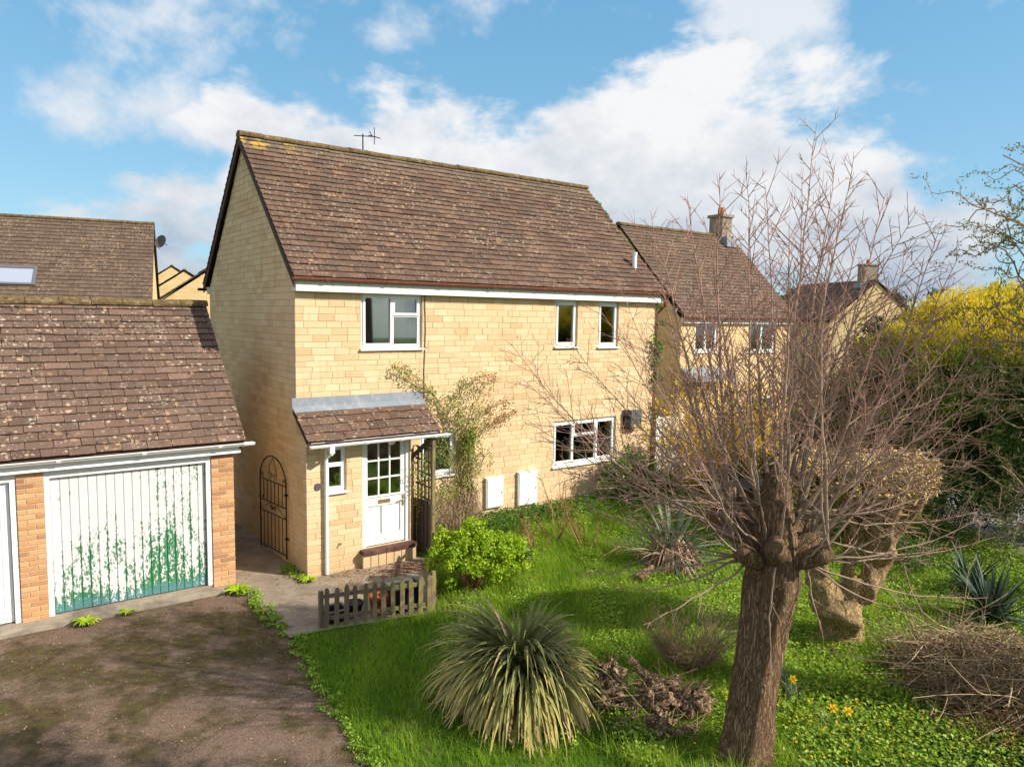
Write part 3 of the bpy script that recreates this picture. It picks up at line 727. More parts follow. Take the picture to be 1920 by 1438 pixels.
# ---------------------------------------------------------------- the house
HL, HD, HE, HR, RY = 8.85, 5.45, 4.98, 7.9, 2.72
PY, PX = -0.444, 1.98                                             # porch wall plane, porch right end
def build_house():
    H = thing('stone_house', 'detached two storey honey stone house with brown tiled roof and white windows', 'house', (HL/2, HD/2, 0))
    wins = dict(w1=(1.21, 2.45, 3.86, 4.87), w2=(5.73, 6.36, 3.84, 4.84), w3=(6.99, 7.61, 3.82, 4.83), w4=(5.73, 7.62, 1.2, 2.2), w5=(2.42, 3.21, 1.36, 2.2))
    pw = (0.33, 0.715, 1.44, 2.22); dr = (1.02, 1.965, 0.33, 2.36)
    main_ops = list(wins.values())
    # --- wall core (mortar) with openings
    b = MB()
    core_wall(b, 0.01, HL-.01, 0.0, HE, 0.0055, main_ops+[(1.05, 1.95, 0.34, 2.3)])
    core_wall(b, 0.01, PX-.01, -0.05, 2.52, PY+0.0055, [pw, dr])
    b.quad((PX-.008, PY+.008, -.05), (PX-.008, 0.008, -.05), (PX-.008, 0.008, 2.52), (PX-.008, PY+.008, 2.52))
    x = 0.0055
    b.add([(x, PY+.008, -.05), (x, PY+.008, 2.38), (x, 0.01, 2.78), (x, 0.01, HE), (x, RY, HR-.1), (x, HD, HE), (x, HD, -.05)], [[0, 1, 2, 3, 4, 5, 6]])
    x = HL-.008
    b.add([(x, 0.01, -.05), (x, HD, -.05), (x, HD, HE), (x, RY, HR-.1), (x, 0.01, HE)], [[0, 1, 2, 3, 4]])
    b.quad((0.01, HD, 0), (0.01, HD, HE), (HL-.01, HD, HE), (HL-.01, HD, 0))
    wall = b.build('wall', MORTAR, H)
    # --- coursed stones
    cs_all = courses(0.0, HR-.14)
    cs = [(a_, min(c_, HE)) for a_, c_ in cs_all if a_ < HE-.02]
    cg = [c_ for c_ in cs_all if c_[1] <= HE]
    pieces = []      # (plane, ua, ub, z0, z1)
    for q in wall_blocks(0.0, HL, cs, main_ops+[(-.1, PX, -1, 2.86)], 11): pieces.append(('f', *q))
    for q in wall_blocks(0.0, PX, courses(-0.02, 2.42, 4), [pw, (1.02, 1.965, 0.09, 3)], 12): pieces.append(('p', *q))
    for q in wall_blocks(0.0, HD, cg, [], 13): pieces.append(('g', *q))
    for q in wall_blocks(PY, 0.0, courses(-.02, 2.42, 4), [], 14): pieces.append(('g', *q))
    for q in wall_blocks(PY, 0.03, courses(0.0, 2.6, 4), [], 15): pieces.append(('s', *q))
    slope = (HR-.12-HE)/RY
    tri = []
    for (za, zb) in [c_ for c_ in cs_all if c_[1] > HE]:
        l0, l1 = max(0, (za-HE)/slope), (zb-HE)/slope
        r_ = runs(l0-random.uniform(0, .2), HD-l0, random.Random(int(za*1000)))
        for (p, q) in r_:
            c = [max(p, l0), min(q, HD-l0), min(q, HD-l1), max(p, l1)]
            if c[1]-c[0] < .03: continue
            if c[2] < c[3]: c[2] = c[3] = (c[2]+c[3])/2
            tri.append((c, za, zb))
    def corners(t, ua, ub, z0, z1, d=0.0):
        g = 0.003
        ua, ub, z0, z1 = ua+g, ub-g, z0+g, z1-g
        if t == 'f': return [(ua, -d, z0), (ub, -d, z0), (ub, -d, z1), (ua, -d, z1)]
        if t == 'p': return [(ua, PY-d, z0), (ub, PY-d, z0), (ub, PY-d, z1), (ua, PY-d, z1)]
        if t == 'g': return [(-d, ub, z0), (-d, ua, z0), (-d, ua, z1), (-d, ub, z1)]
        if t == 's': return [(PX+d, ua, z0), (PX+d, ub, z0), (PX+d, ub, z1), (PX+d, ua, z1)]
    score = []
    for k, (t, ua, ub, z0, z1) in enumerate(pieces):
        P = np.array([project(c)[:2] for c in corners(t, ua, ub, z0, z1)])
        ar = 0.5*abs(np.dot(P[:, 0], np.roll(P[:, 1], 1))-np.dot(P[:, 1], np.roll(P[:, 0], 1)))
        if t == 's': ar = 0
        if t == 'f' and (ua > 3.2 and (ua > 6.2 or z0 < 1.0)): ar *= 0.5
        score.append(-ar)
    big = set(np.argsort(score, kind='stable')[:300].tolist())
    me = unit_block('stone_block', STONE)
    rest = MB(); rr = random.Random(5)
    for k, (t, ua, ub, z0, z1) in enumerate(pieces):
        d = rr.uniform(0.0, 0.0035)
        if k in big:
            c = corners(t, ua, ub, z0, z1)
            o = link('stone_block', me, wall)
            m = np.mean(np.array(c), axis=0)
            o.location = m+np.array({'f': (0, .02, 0), 'p': (0, .02, 0), 'g': (.02, 0, 0)}[t])
            o.scale = (ub-ua-.006, 0.02+d, z1-z0-.006)
            if t == 'g': o.rotation_euler = (0, 0, -math.pi/2)
        else:
            F_ = corners(t, ua+.006, ub-.006, z0+.005, z1-.005, d); Mid = corners(t, ua, ub, z0, z1, d-.004); B = corners(t, ua, ub, z0, z1, -.02)
            rest.add(F_+Mid+B, [[0, 1, 2, 3]]+[[4+i, 4+(i+1) % 4, (i+1) % 4, i] for i in range(4)]+[[8+i, 8+(i+1) % 4, 4+(i+1) % 4, 4+i] for i in range(4)], rr.random())
    for (c, za, zb) in tri:
        d = rr.uniform(0, .006); g = .0035
        Q = [(-d, c[1]-g, za+g), (-d, c[0]+g, za+g), (-d, c[3]+g, zb-g), (-d, c[2]-g, zb-g)]
        B = [(.02, y, z) for (_, y, z) in Q]
        rest.add(Q+B, [[0, 1, 2, 3]]+[[4+i, 4+(i+1) % 4, (i+1) % 4, i] for i in range(4)], rr.random())
    rest.build('stone_blocks', STONE, wall, kind='stuff')
    # --- dark rooms behind the windows (floor, partition)
    box_obj('room', INTER, H, (0.15, HL-.15, 2.2, 2.3, 0.1, 4.9), (0.12, HL-.12, .15, 2.2, 2.5, 2.62), (3.3, 3.4, .15, 2.2, 0.1, 4.95), (6.62, 6.72, .15, 2.2, 2.62, 4.95), (0.12, HL-.12, .13, 2.2, 4.92, 4.95), (0.12, HL-.12, .15, 2.2, .02, .06))
    # --- windows
    def L(*a): return [a_ for a_ in a]
    x0, x1, z0, z1 = wins['w1']; m = (x0+x1)/2+.02
    window(H, x0, x1, z0, z1, 0, [(x0+.05, m, z0+.05, z1-.05, True), (m, x1-.05, z1-.40, z1-.05, True), (m, x1-.05, z0+.05, z1-.40, False)])
    for key in ('w2', 'w3'):
        x0, x1, z0, z1 = wins[key]
        window(H, x0, x1, z0, z1, 0, [(x0+.05, x1-.05, z0+.05, z1-.05, True)])
    x0, x1, z0, z1 = wins['w4']; a, c = x0+.60, x1-.60
    window(H, x0, x1, z0, z1, 0, [(x0+.05, a, z0+.05, z1-.05, True), (a, c, z1-.36, z1-.05, True), (a, c, z0+.05, z1-.36, False), (c, x1-.05, z0+.05, z1-.05, True)])
    x0, x1, z0, z1 = wins['w5']
    window(H, x0, x1, z0, z1, 0, [(x0+.05, x1-.05, z0+.05, z1-.05, True)])
    x0, x1, z0, z1 = pw
    window(H, x0, x1, z0, z1, PY, [(x0+.04, x1-.04, z0+.47, z1-.04, False), (x0+.04, x1-.04, z0+.04, z0+.47, True)], 0.045, sash_frame=.04)
    # curtains and blinds just inside
    def drape(x0, x1, z0, z1, y, mat, name='curtain', n=14, amp=.018):
        b = MB(); xs = np.linspace(x0, x1, n*2+1)
        for i in range(len(xs)-1):
            ya, yb = y+amp*(i % 2), y+amp*((i+1) % 2)
            b.quad((xs[i], ya, z0), (xs[i+1], yb, z0), (xs[i+1], yb, z1), (xs[i], ya, z1), i*.03)
        b.build(name, mat, H)
    drape(2.1, 2.22, 3.92, 4.8, .25, CURTAIN, n=5); drape(2.24, 2.40, 3.92, 4.8, .3, BLIND, 'curtain', 4)
    drape(6.08, 6.32, 3.9, 4.78, .25, BLIND, 'curtain', 5)
    drape(7.03, 7.58, 3.88, 4.78, .22, BLIND, 'blind', 8, .006); drape(2.62, 3.15, 1.4, 2.15, .25, BLIND, 'curtain', 7)
    drape(5.79, 5.92, 3.9, 4.78, .25, CURTAIN, n=5); drape(5.80, 6.02, 1.28, 2.16, .28, CURTAIN, 'curtain', 5); drape(7.25, 7.58, 1.7, 2.16, .25, CURTAIN, 'curtain', 6)
    # --- roof
    roof = box_obj('roof', BROWNW, H, (0.05, HL-.05, RY-.03, RY+.03, HR-.25, HR-.12))
    ez, ey = 5.075, -0.22
    n = np.array([0, RY-ey, HR-ez]); ln = np.linalg.norm(n); us = n/ln
    b = MB()
    for s_ in (0, 1):
        yA = ey if s_ == 0 else 2*RY-ey
        b.quad((-.09, yA, ez-.012), (HL+.09, yA, ez-.012), (HL+.09, RY, HR-.012), (-.09, RY, HR-.012))
        b.quad((-.09, yA, ez-.05), (-.09, RY, HR-.05), (HL+.09, RY, HR-.05), (HL+.09, yA, ez-.05))
    b.build('roof_deck', BROWNW, roof)
    tiled_slope(roof, (-.1, ey, ez), (1, 0, 0), us, HL+.2, ln-.03, 0.158, 0.33, TILE, 300, seed=3)
    bk = np.array([0, -us[1], us[2]])
    tiled_slope(roof, (HL+.1, 2*RY-ey, ez), (-1, 0, 0), bk, HL+.2, ln-.03, 0.158, 0.33, TILE, 0, seed=4)
    ridge_tiles(roof, (-.1, RY, HR+.0), (HL+.1, RY, HR+.0), RIDGE, .46, .13)
    # verge boards: dark brown barge boards under the tiles on both gables
    for xx in (-.088, HL+.062):
        b = MB()
        for (p, q) in (((xx, ey, ez-.02), (xx, RY, HR-.02)), ((xx, RY, HR-.02), (xx, 2*RY-ey, ez-.02))):
            V = []
            for dx in (0, .026):
                V += [(p[0]+dx, p[1], p[2]-.15), (q[0]+dx, q[1], q[2]-.15), (q[0]+dx, q[1], q[2]), (p[0]+dx, p[1], p[2])]
            b.add(V, [[0, 3, 2, 1], [4, 5, 6, 7], [0, 1, 5, 4], [2, 3, 7, 6], [1, 2, 6, 5], [3, 0, 4, 7]])
        b.build('barge_board', BROWNW, H)
    box_obj('fascia', FASCIA, H, (-.03, HL+.06, -.15, -.002, HE-.125, HE+.075))
    box_obj('fascia', FASCIA, H, (-.03, HL+.06, HD+.002, HD+.12, HE-.10, HE+.06))
    link('gutter', gutter_mesh((-.1, -.208, HE+.10), (HL+.26, -.208, HE+.10), .054, REDGUT, nb=8), H)
    link('gutter', gutter_mesh((-.2, HD+.21, HE+.03), (HL+.12, HD+.21, HE+.03), .058, BROWNW), H)
    b = MB(); b.tubes([[(HL+.2, -.2, HE+.06), (HL+.2, -.1, HE-.2), (HL+.12, .06, HE-.4), (HL+.12, .06, .1)]], [[.034]*4], 10); b.build('downpipe', REDGUT, H)
    # white soil vent pipe on the roof slope
    b = MB(); b.tubes([[(8.47, .38, 5.55), (8.47, .38, 6.02)]], [[.055, .055]], 12, cap=True); b.tubes([[(8.47, .38, 6.0), (8.47, .38, 6.05)]], [[.062, .062]], 12, cap=True)
    b.build('vent_pipe', UPVC, H)
    # television aerial on the ridge
    ax, ay, az_ = 2.52, RY, HR
    b = MB(); b.tubes([[(ax, ay, az_), (ax, ay, az_+.42)]], [[.014, .014]], 6, cap=True)
    A = b.build('aerial', BLACKI, H)
    bm = np.array([-0.50, -0.25, -0.10]); bm /= np.linalg.norm(bm)
    c = np.array([ax+.03, ay, az_+.38])
    b = MB(); b.tubes([[c+bm*.34, c-bm*.42]], [[.010, .010]], 6, cap=True)
    sv = np.cross(bm, (0, 0, 1)); sv /= np.linalg.norm(sv); tip = c-bm*.36
    b.tubes([[tip-sv*.16+np.array([0, 0, -.05]), tip+sv*.16+np.array([0, 0, .05])], [tip+np.array([0, 0, -.17]), tip+np.array([0, 0, .2])], [c-bm*.16-sv*.02+np.array([0, 0, .10]), c-bm*.3]], [[.010]*2]*3, 5, cap=True)
    for t in np.linspace(-.3, .3, 8):
        b.tubes([[c+bm*t-sv*.05, c+bm*t+sv*.05]], [[.005]*2], 4)
    b.build('boom', BLACKI, A)
    b = MB(); b.tubes([[(2.50, -.012, 4.86), (2.52, -.012, 4.2), (2.49, -.012, 3.4), (2.50, -.012, 2.9)]], [[.007]*4], 5); b.build('cable', BLACKI, H)
    # meter boxes, flue, plaque
    for (a, c, z0, z1) in ((3.93, 4.35, .55, 1.16), (4.75, 5.25, .48, 1.19)):
        mb = box_obj('meter_box', UPVC, H, (a, c, -.07, -.008, z0, z1))
        d = MB(); d.box(a+.02, c-.02, -.084, -.07, z0+.02, z1-.02); d.box(a-.012, c+.012, -.09, -.004, z1, z1+.018); d.build('meter_door', UPVC, mb); l_ = MB(); l_.box(c-.06, c-.035, -.09, -.084, (z0+z1)/2-.015, (z0+z1)/2+.015); l_.build('lock', GREYB, mb)
    fl = box_obj('flue_terminal', BLACKI, H, (7.84, 8.02, -.06, -.008, 1.9, 2.33))
    d = MB(); d.box(7.96, 8.30, -.17, -.06, 1.9, 2.32); d.build('cover', GREYB, fl)
    d = MB()
    for k in range(7): d.box(7.845, 7.957, -.10, -.06, 1.93+k*.055, 1.96+k*.055)
    d.build('louvre', BLACKI, fl)
    b = MB(); th = np.linspace(0, 2*math.pi, 25)[:-1]
    V = [(.195+.062*math.cos(t), PY-.012, 1.56+.062*math.sin(t)) for t in th]+[(.195+.066*math.cos(t), PY+.002, 1.56+.066*math.sin(t)) for t in th]
    b.add(V, [list(range(24))[::-1]]+[[i, (i+1) % 24, 24+(i+1) % 24, 24+i] for i in range(24)]); b.build('plaque', SLATE, H)
    b = MB(); b.tubes([[(.62, PY-.002, .50), (.60, PY-.03, .53), (.57, PY-.05, .48)]], [[.012, .012, .012]], 6); b.build('tap', BRASS, H)
    # --- porch canopy
    pz, py_ = 2.36, -0.70; tz, ty = 2.86, -.01
    n = np.array([0, ty-py_, tz-pz]); ln = np.linalg.norm(n); us = n/ln
    b = MB(); x0, x1 = -.06, 2.45
    V = [(x0, py_, pz-.015), (x1, py_, pz-.015), (x1, ty, tz-.015), (x0, ty, tz-.015), (x0, py_, pz-.06), (x1, py_, pz-.06), (x1, ty, tz-.09), (x0, ty, tz-.09)]
    b.add(V, [[0, 1, 2, 3], [7, 6, 5, 4], [0, 4, 5, 1], [1, 5, 6, 2], [3, 7, 4, 0]])
    PR = b.build('porch_roof', BROWNW, H)
    tiled_slope(PR, (x0-.01, py_, pz), (1, 0, 0), us, x1-x0+.02, ln-.08, .175, .335, TILE, 60, seed=9)
    b = MB()
    V = []
    for x in (x0-.01, x1+.01):
        V += [(x, -.014, 3.04), (x, -.022, 2.89), (x, -.03-.14*us[1], tz+.035-.14*us[2]), (x, -.16*us[1], tz+.005-.16*us[2])]
    b.add(V, [[0, 1, 5, 4], [1, 2, 6, 5], [2, 3, 7, 6]]); b.f = [x[:, ::-1] for x in b.f]
    b.build('flashing', LEAD, PR)
    link('gutter', gutter_mesh((x0+.02, -.745, 2.315), (2.62, -.745, 2.315), .048, UPVC, nb=4), PR)
    box_obj('soffit', WHITEP, PR, (0.0, 2.4, -.69, PY-.004, 2.275, 2.30), (0.0, 2.4, -.69, -.67, 2.30, 2.36))
    b = MB(); b.tubes([[(.33, -.745, 2.27), (.33, -.745, 2.16), (.33, PY-.055, 2.04), (.33, PY-.055, .03)]], [[.033]*4], 10); b.box(.29, .37, -.785, -.70, 2.17, 2.29)
    b.build('downpipe', UPVC, H)
    b = MB(); k = 10
    for i in range(6):
        a0, a1 = i*math.pi/12, (i+1)*math.pi/12
    lp = MB(); V = []; rr_ = .075
    for i in range(7):
        a = i*math.pi/12
        V += [(1.52+rr_*math.cos(a)*math.cos(t), -.575+rr_*math.cos(a)*math.sin(t), 2.262-rr_*1.1*math.sin(a)) for t in np.linspace(0, 2*math.pi, 13)[:-1]]
    lp.add(V, [[i*12+j, (i+1)*12+j, (i+1)*12+(j+1) % 12, i*12+(j+1) % 12] for i in range(6) for j in range(12)])
    lp.build('porch_lamp', UPVC, H, True)
    # gallows bracket and post at the right end
    b = MB(); b.obox((2.02, -.10, 1.68), (2.36, -.60, 2.26), .07, .07); b.obox((2.02, -.05, 1.55), (2.02, -.05, 2.3), .07, .06, up=(0, 1, 0)); b.obox((2.02, -.05, 2.24), (2.40, -.62, 2.24), .06, .07); b.build('bracket', DARKW, H)
    # --- front door
    fx0, fx1, fz0, fz1 = dr
    D = box_obj('front_door', WHITEP, H, (fx0, fx0+.075, PY+.03, PY+.11, fz0, fz1), (fx1-.075, fx1, PY+.03, PY+.11, fz0, fz1), (fx0+.075, fx1-.075, PY+.03, PY+.11, fz1-.06, fz1))
    lx0, lx1 = fx0+.085, fx1-.085
    g0, g1 = lx0+.035, lx1-.085
    b = MB(); ya, yb = PY+.055, PY+.10
    b.box(lx0, g0, ya, yb, fz0+.02, 2.28); b.box(g1, lx1, ya, yb, fz0+.02, 2.28); b.box(g0, g1, ya, yb, 2.2, 2.28); b.box(g0, g1, ya, yb, 1.06, 1.25)
    b.box(g0, g1, ya, yb, fz0+.02, fz0+.20); mdl = (g0+g1)/2
    b.box(mdl-.05, mdl+.05, ya, yb, fz0+.20, 1.06); b.box(g0, g1, ya+.022, yb, fz0+.20, 1.06)
    b.box(lx0, lx1, ya-.02, ya, 1.225, 1.25)
    lf = b.build('leaf', WHITEP, D)
    w = (g1-g0)/3; hh = (2.2-1.25)/3
    b = MB()
    for i in (1, 2):
        b.box(g0+i*w-.012, g0+i*w+.012, ya-.004, yb-.01, 1.25, 2.2)
        b.box(g0, g1, ya-.0055, yb-.012, 1.25+i*hh-.012, 1.25+i*hh+.012)
    b.build('glazing_bars', WHITEP, D)
    for i in range(3):
        for j in range(3):
            box_obj('pane', GLASS, D, (g0+i*w+.011, g0+(i+1)*w-.011, ya+.02, ya+.026, 1.25+j*hh+.011, 1.25+(j+1)*hh-.011))
    box_obj('letter_plate', BRASS, D, (mdl-.12, mdl+.12, ya-.01, ya, 1.10, 1.165))
    b = MB(); b.box(lx1-.055, lx1-.02, ya-.012, ya, 1.0, 1.2); b.tubes([[(lx1-.04, ya-.012, 1.12), (lx1-.04, ya-.05, 1.12), (lx1-.14, ya-.05, 1.12)]], [[.01]*3], 6); b.build('handle', BRASS, D)
    # --- doorstep: quarry tiles over a row of upright stones
    st = box_obj('doorstep', MORTAR, H, (fx0-.03, fx1+.03, PY-.12, PY+.06, .0, .25))
    for k in range(7):
        xx = fx0-.06+k*(fx1-fx0+.12)/7; ww = (fx1-fx0+.12)/7
        b = MB(); b.box(xx+.003, xx+ww-.003, PY-.17, PY+.045, .252+random.uniform(0, .008), .325); b.build('step_tile', QUARRY, st)
        b = MB(); b.box(xx+.008, xx+ww-.008, PY-.135, PY-.11, .02, .249, random.random()); b.build('step_stone', STONE, st)
build_house()

# ---------------------------------------------------------------- the garage
GY = -0.14
def build_garage():
    G = thing('garage', 'brick double garage with brown tiled roof and flaking white and green plank door', 'garage', (-4.2, 2.0, 0))
    # shell
    b = MB()
    x0, x1, y1 = -7.2, -1.09, 4.1
    b.quad((x1, GY+.34, 0), (x1, y1, 0), (x1, y1, 2.3), (x1, GY+.34, 2.3))
    b.add([(x1, GY+.3, 2.3), (x1, y1, 2.3), (x1, 1.97, 4.5)], [[0, 1, 2]])
    b.quad((x1, y1, 0), (x0, y1, 0), (x0, y1, 2.3), (x1, y1, 2.3)); b.quad((x0, y1, 0), (x0, GY+.34, 0), (x0, GY+.34, 2.3), (x0, y1, 2.3)); b.add([(x0, GY+.3, 2.3), (x0, 1.97, 4.5), (x0, y1, 2.3)], [[0, 1, 2]])
    b.build('wall', FARSTONE, G)
    # brick piers
    me = unit_block('brick', BRICK)
    for (a, c) in ((-1.44, -1.09), (-4.01, -3.68)):
        pier = box_obj('pier', BMORTAR, G, (a+.005, c-.005, GY+.006, GY+.34, 0, 2.23))
        n = 30; h = 2.22/n
        for k in range(n):
            w = c-a
            cuts = [a, a+w*.66, c] if k % 2 else [a, a+w*.33, c]
            for p, q in zip(cuts[:-1], cuts[1:]):
                o = link('brick', me, pier); o.location = ((p+q)/2, GY+.03, (k+.5)*h); o.scale = (q-p-.014, .03+random.uniform(0, .004), h-.014)
            if a > -2:   # right return of the pier
                for p, q in (((GY, GY+.12), (GY+.12, GY+.34)) if k % 2 else ((GY, GY+.22), (GY+.22, GY+.34))):
                    o = link('brick', me, pier); o.location = (c-.03, (p+q)/2, (k+.5)*h); o.scale = (q-p-.014, .03+random.uniform(0, .004), h-.014); o.rotation_euler = (0, 0, math.pi/2)
    box_obj('plinth', PLINTH, G, (x0-.3, -1.02, GY-.22, GY+.12, -.05, .055), (x0, -1.46, GY-.02, GY+.3, .055, .095))
    # header panel over the doors and door frames
    def door(xa, xb, planks, mat, label=None):
        D = box_obj('garage_door', WHITEP, G, (xa, xa+.07, GY+.02, GY+.16, .1, 2.11), (xb-.07, xb, GY+.02, GY+.16, .1, 2.11), (xa, xb, GY+.02, GY+.16, 2.11, 2.17), (xa+.07, xb-.07, GY+.11, GY+.15, .1, 2.11))
        if label: D['label'] = label
        pw = (xb-xa-.15)/planks
        m = MB()
        V = [(-.5, 0, 0), (-.5, -.8, 0), (-.4, -1, 0), (.4, -1, 0), (.5, -.8, 0), (.5, 0, 0)]
        V = V+[(x, y, 1) for x, y, _ in V]
        m.add(V, [[i, i+1, i+7, i+6][::-1] for i in range(5)]+[[6, 7, 8, 9, 10, 11], [5, 4, 3, 2, 1, 0]])
        m.f = [x[:, ::-1] for x in m.f]
        me = m.mesh('plank', mat)
        for k in range(planks):
            o = link('plank', me, D); o.location = (xa+.075+pw*(k+.5), GY+.11, .115); o.scale = (pw-.004, .035, 1.985)
    door(-3.68, -1.44, 18, PEEL, 'white garage door flaking to green and blue paint')
    door(-6.25, -4.01, 18, UPVC, 'clean white garage door')
    box_obj('header', WHITEP, G, (-3.69, -1.435, GY+.03, GY+.12, 2.17, 2.26), (-6.25, -4.005, GY+.03, GY+.12, 2.17, 2.26))
    box_obj('fascia', UPVC, G, (x0-.1, -1.0, GY-.09, GY-.004, 2.235, 2.345), (x0-.1, -1.0, GY-.004, GY+.3, 2.235, 2.25))
    link('gutter', gutter_mesh((x0-.1, GY-.15, 2.40), (-.80, GY-.15, 2.40), .058, UPVC, nb=6), G)
    # roof
    ez, ey, rz, ry = 2.43, -0.35, 4.60, 1.97
    R_ = box_obj('roof', BROWNW, G, (x0-.1, -1.0, ry-.02, ry+.02, rz-.2, rz-.06))
    n = np.array([0, ry-ey, rz-ez]); ln = np.linalg.norm(n); us = n/ln
    b = MB()
    for yA in (ey, 2*ry-ey):
        b.quad((x0-.2, yA, ez-.012), (-.97, yA, ez-.012), (-.97, ry, rz-.012), (x0-.2, ry, rz-.012)); b.quad((x0-.2, yA, ez-.05), (x0-.2, ry, rz-.05), (-.97, ry, rz-.05), (-.97, yA, ez-.05))
    b.build('roof_deck', BROWNW, R_)
    w = -.95-(x0-.2)
    tiled_slope(R_, (x0-.2, ey, ez), (1, 0, 0), us, w, ln-.03, .148, .335, TILEG, 300, seed=21)
    tiled_slope(R_, (-.95, 2*ry-ey, ez), (-1, 0, 0), np.array([0, -us[1], us[2]]), w, ln-.03, .148, .335, TILEG, 0, seed=22)
    ridge_tiles(R_, (x0-.2, ry, rz), (-.93, ry, rz), RIDGE, .46, .14, 5)
    box_obj('barge_board', BROWNW, G, (-1.02, -.99, GY-.1, GY+.02, 2.3, 2.42))
build_garage()

# ---------------------------------------------------------------- neighbouring houses (in their own local frame, then rotated about z)
def place(root, loc, rz):
    root.location = loc; root.rotation_euler = (0, 0, rz)
    for c in root.children: c['local'] = 1
def far_house(label, name, loc, rz, Lx, D, eave, ridge, mat_tile, wins=(), chimney=None, gauge=.158, group=None, skylight=None, canopy=None, fascia=True, dish=None, door=None):
    H = thing(name, label, 'house', loc, group)
    b = MB(); yr = D/2; x = 0
    ops = [w[:4] for w in wins]
    core_wall(b, 0, Lx, -.6, eave, 0, ops)
    for x, fl in ((0, 1), (Lx, -1)):
        P = [(x, 0, -.6), (x, 0, eave), (x, yr, ridge-.1), (x, D, eave), (x, D, -.6)]
        b.add(P, [list(range(5))[::fl]])
    b.quad((Lx, D, -.6), (0, D, -.6), (0, D, eave), (Lx, D, eave))
    b.build('wall', FARSTONE, H)
    ez, ey = eave+.07, -.22
    n = np.array([0, yr-ey, ridge-ez]); ln = np.linalg.norm(n); us = n/ln
    R_ = MB()
    for yA in (ey, D-ey):
        R_.quad((-.09, yA, ez-.012), (Lx+.09, yA, ez-.012), (Lx+.09, yr, ridge-.012), (-.09, yr, ridge-.012)); R_.quad((-.09, yA, ez-.06), (-.09, yr, ridge-.06), (Lx+.09, yr, ridge-.06), (Lx+.09, yA, ez-.06))
    R_ = R_.build('roof', BROWNW, H)
    # the tiles are laid in local coordinates: every one joined (each is only a few pixels)
    global project
    tiled_slope(R_, (-.1, ey, ez), (1, 0, 0), us, Lx+.2, ln-.03, gauge, .33, mat_tile, 0, seed=31)
    tiled_slope(R_, (Lx+.1, D-ey, ez), (-1, 0, 0), np.array([0, -us[1], us[2]]), Lx+.2, ln-.03, gauge*2, .66, mat_tile, 0, seed=32)
    ridge_tiles(R_, (-.1, yr, ridge), (Lx+.1, yr, ridge), RIDGE, .6, .13)
    if fascia:
        box_obj('fascia', FASCIA, H, (-.03, Lx+.03, -.12, -.002, eave-.10, eave+.06))
        link('gutter', gutter_mesh((-.1, -.19, eave+.09), (Lx+.12, -.19, eave+.09), .055, REDGUT), H)
    for w in wins:
        x0, x1, z0, z1 = w[:4]; m = (x0+x1)/2
        window(H, x0, x1, z0, z1, 0, [(x0+.05, m, z0+.05, z1-.05, True), (m, x1-.05, z0+.05, z1-.05, True)])
        if len(w) > 4:
            c = MB(); c.quad((x0+.02, .25, z0), (x1-.02, .25, z0), (x1-.02, .25, z1), (x0+.02, .25, z1)); c.build('curtain', w[4], H)
    box_obj('room', INTER, H, (.2, Lx-.2, 1.8, 1.9, .1, eave-.05), (.2, Lx-.2, .16, 1.8, eave*.5-.05, eave*.5+.05))
    if chimney:
        cx, cy, w, d, top = chimney
        C_ = box_obj('chimney', PLINTH, R_, (cx-w/2, cx+w/2, cy-d/2, cy+d/2, ridge-.7, top))
        # a sub-part level is reached: cap and pot stay joined to the stack's own part
        b = MB(); b.box(cx-w/2-.06, cx+w/2+.06, cy-d/2-.06, cy+d/2+.06, top, top+.10); b.build('chimney_cap', PLINTH, H)
        b = MB(); b.tubes([[(cx, cy, top+.1), (cx, cy, top+.38)]], [[.13, .11]], 14, cap=True); b.build('chimney_pot', TERRA, H)
        b = MB(); b.box(cx-w/2-.02, cx+w/2+.02, cy-d/2-.25, cy-d/2-.0, ridge-.42, ridge-.12); b.box(cx-w/2-.03, cx-w/2, cy-d/2-.2, cy+d/2, ridge-.4, ridge-.05); b.build('flashing', LEAD, H)
    if skylight:
        x, s0, w, h = skylight
        def P(xx, s, lift): 
            q = np.array([0, ey, ez])+us*s+np.cross((1, 0, 0), us)*lift; return (xx, q[1], q[2])
        f = MB()
        for (xa, xb, sa, sb) in ((x, x+w, s0, s0+.09), (x, x+w, s0+h-.09, s0+h), (x, x+.09, s0+.09, s0+h-.09), (x+w-.09, x+w, s0+.09, s0+h-.09)):
            lo = [P(xa, sa, .0), P(xb, sa, .0), P(xb, sb, .0), P(xa, sb, .0)]; hi = [P(xa, sa, .11), P(xb, sa, .11), P(xb, sb, .11), P(xa, sb, .11)]
            f.add(lo+hi, [[4, 5, 6, 7], [0, 1, 5, 4], [1, 2, 6, 5], [2, 3, 7, 6], [3, 0, 4, 7]])
        F_ = f.build('skylight', ALU, H)
        g = MB(); g.quad(P(x+.08, s0+.08, .075), P(x+w-.08, s0+.08, .075), P(x+w-.08, s0+h-.08, .075), P(x+.08, s0+h-.08, .075)); g.build('pane', SKYGL, F_)
    if canopy:
        x0, x1, z = canopy
        b = MB(); b.add([(x0, 0, z+.35), (x1, 0, z+.35), (x1, -.6, z+.1), (x0, -.6, z+.1), (x0, 0, z-.02), (x1, 0, z-.02), (x1, -.6, z-.02), (x0, -.6, z-.02)], [[0, 3, 2, 1], [3, 7, 6, 2], [4, 5, 6, 7], [0, 4, 7, 3], [1, 2, 6, 5]]); b.build('canopy', LEAD, H)
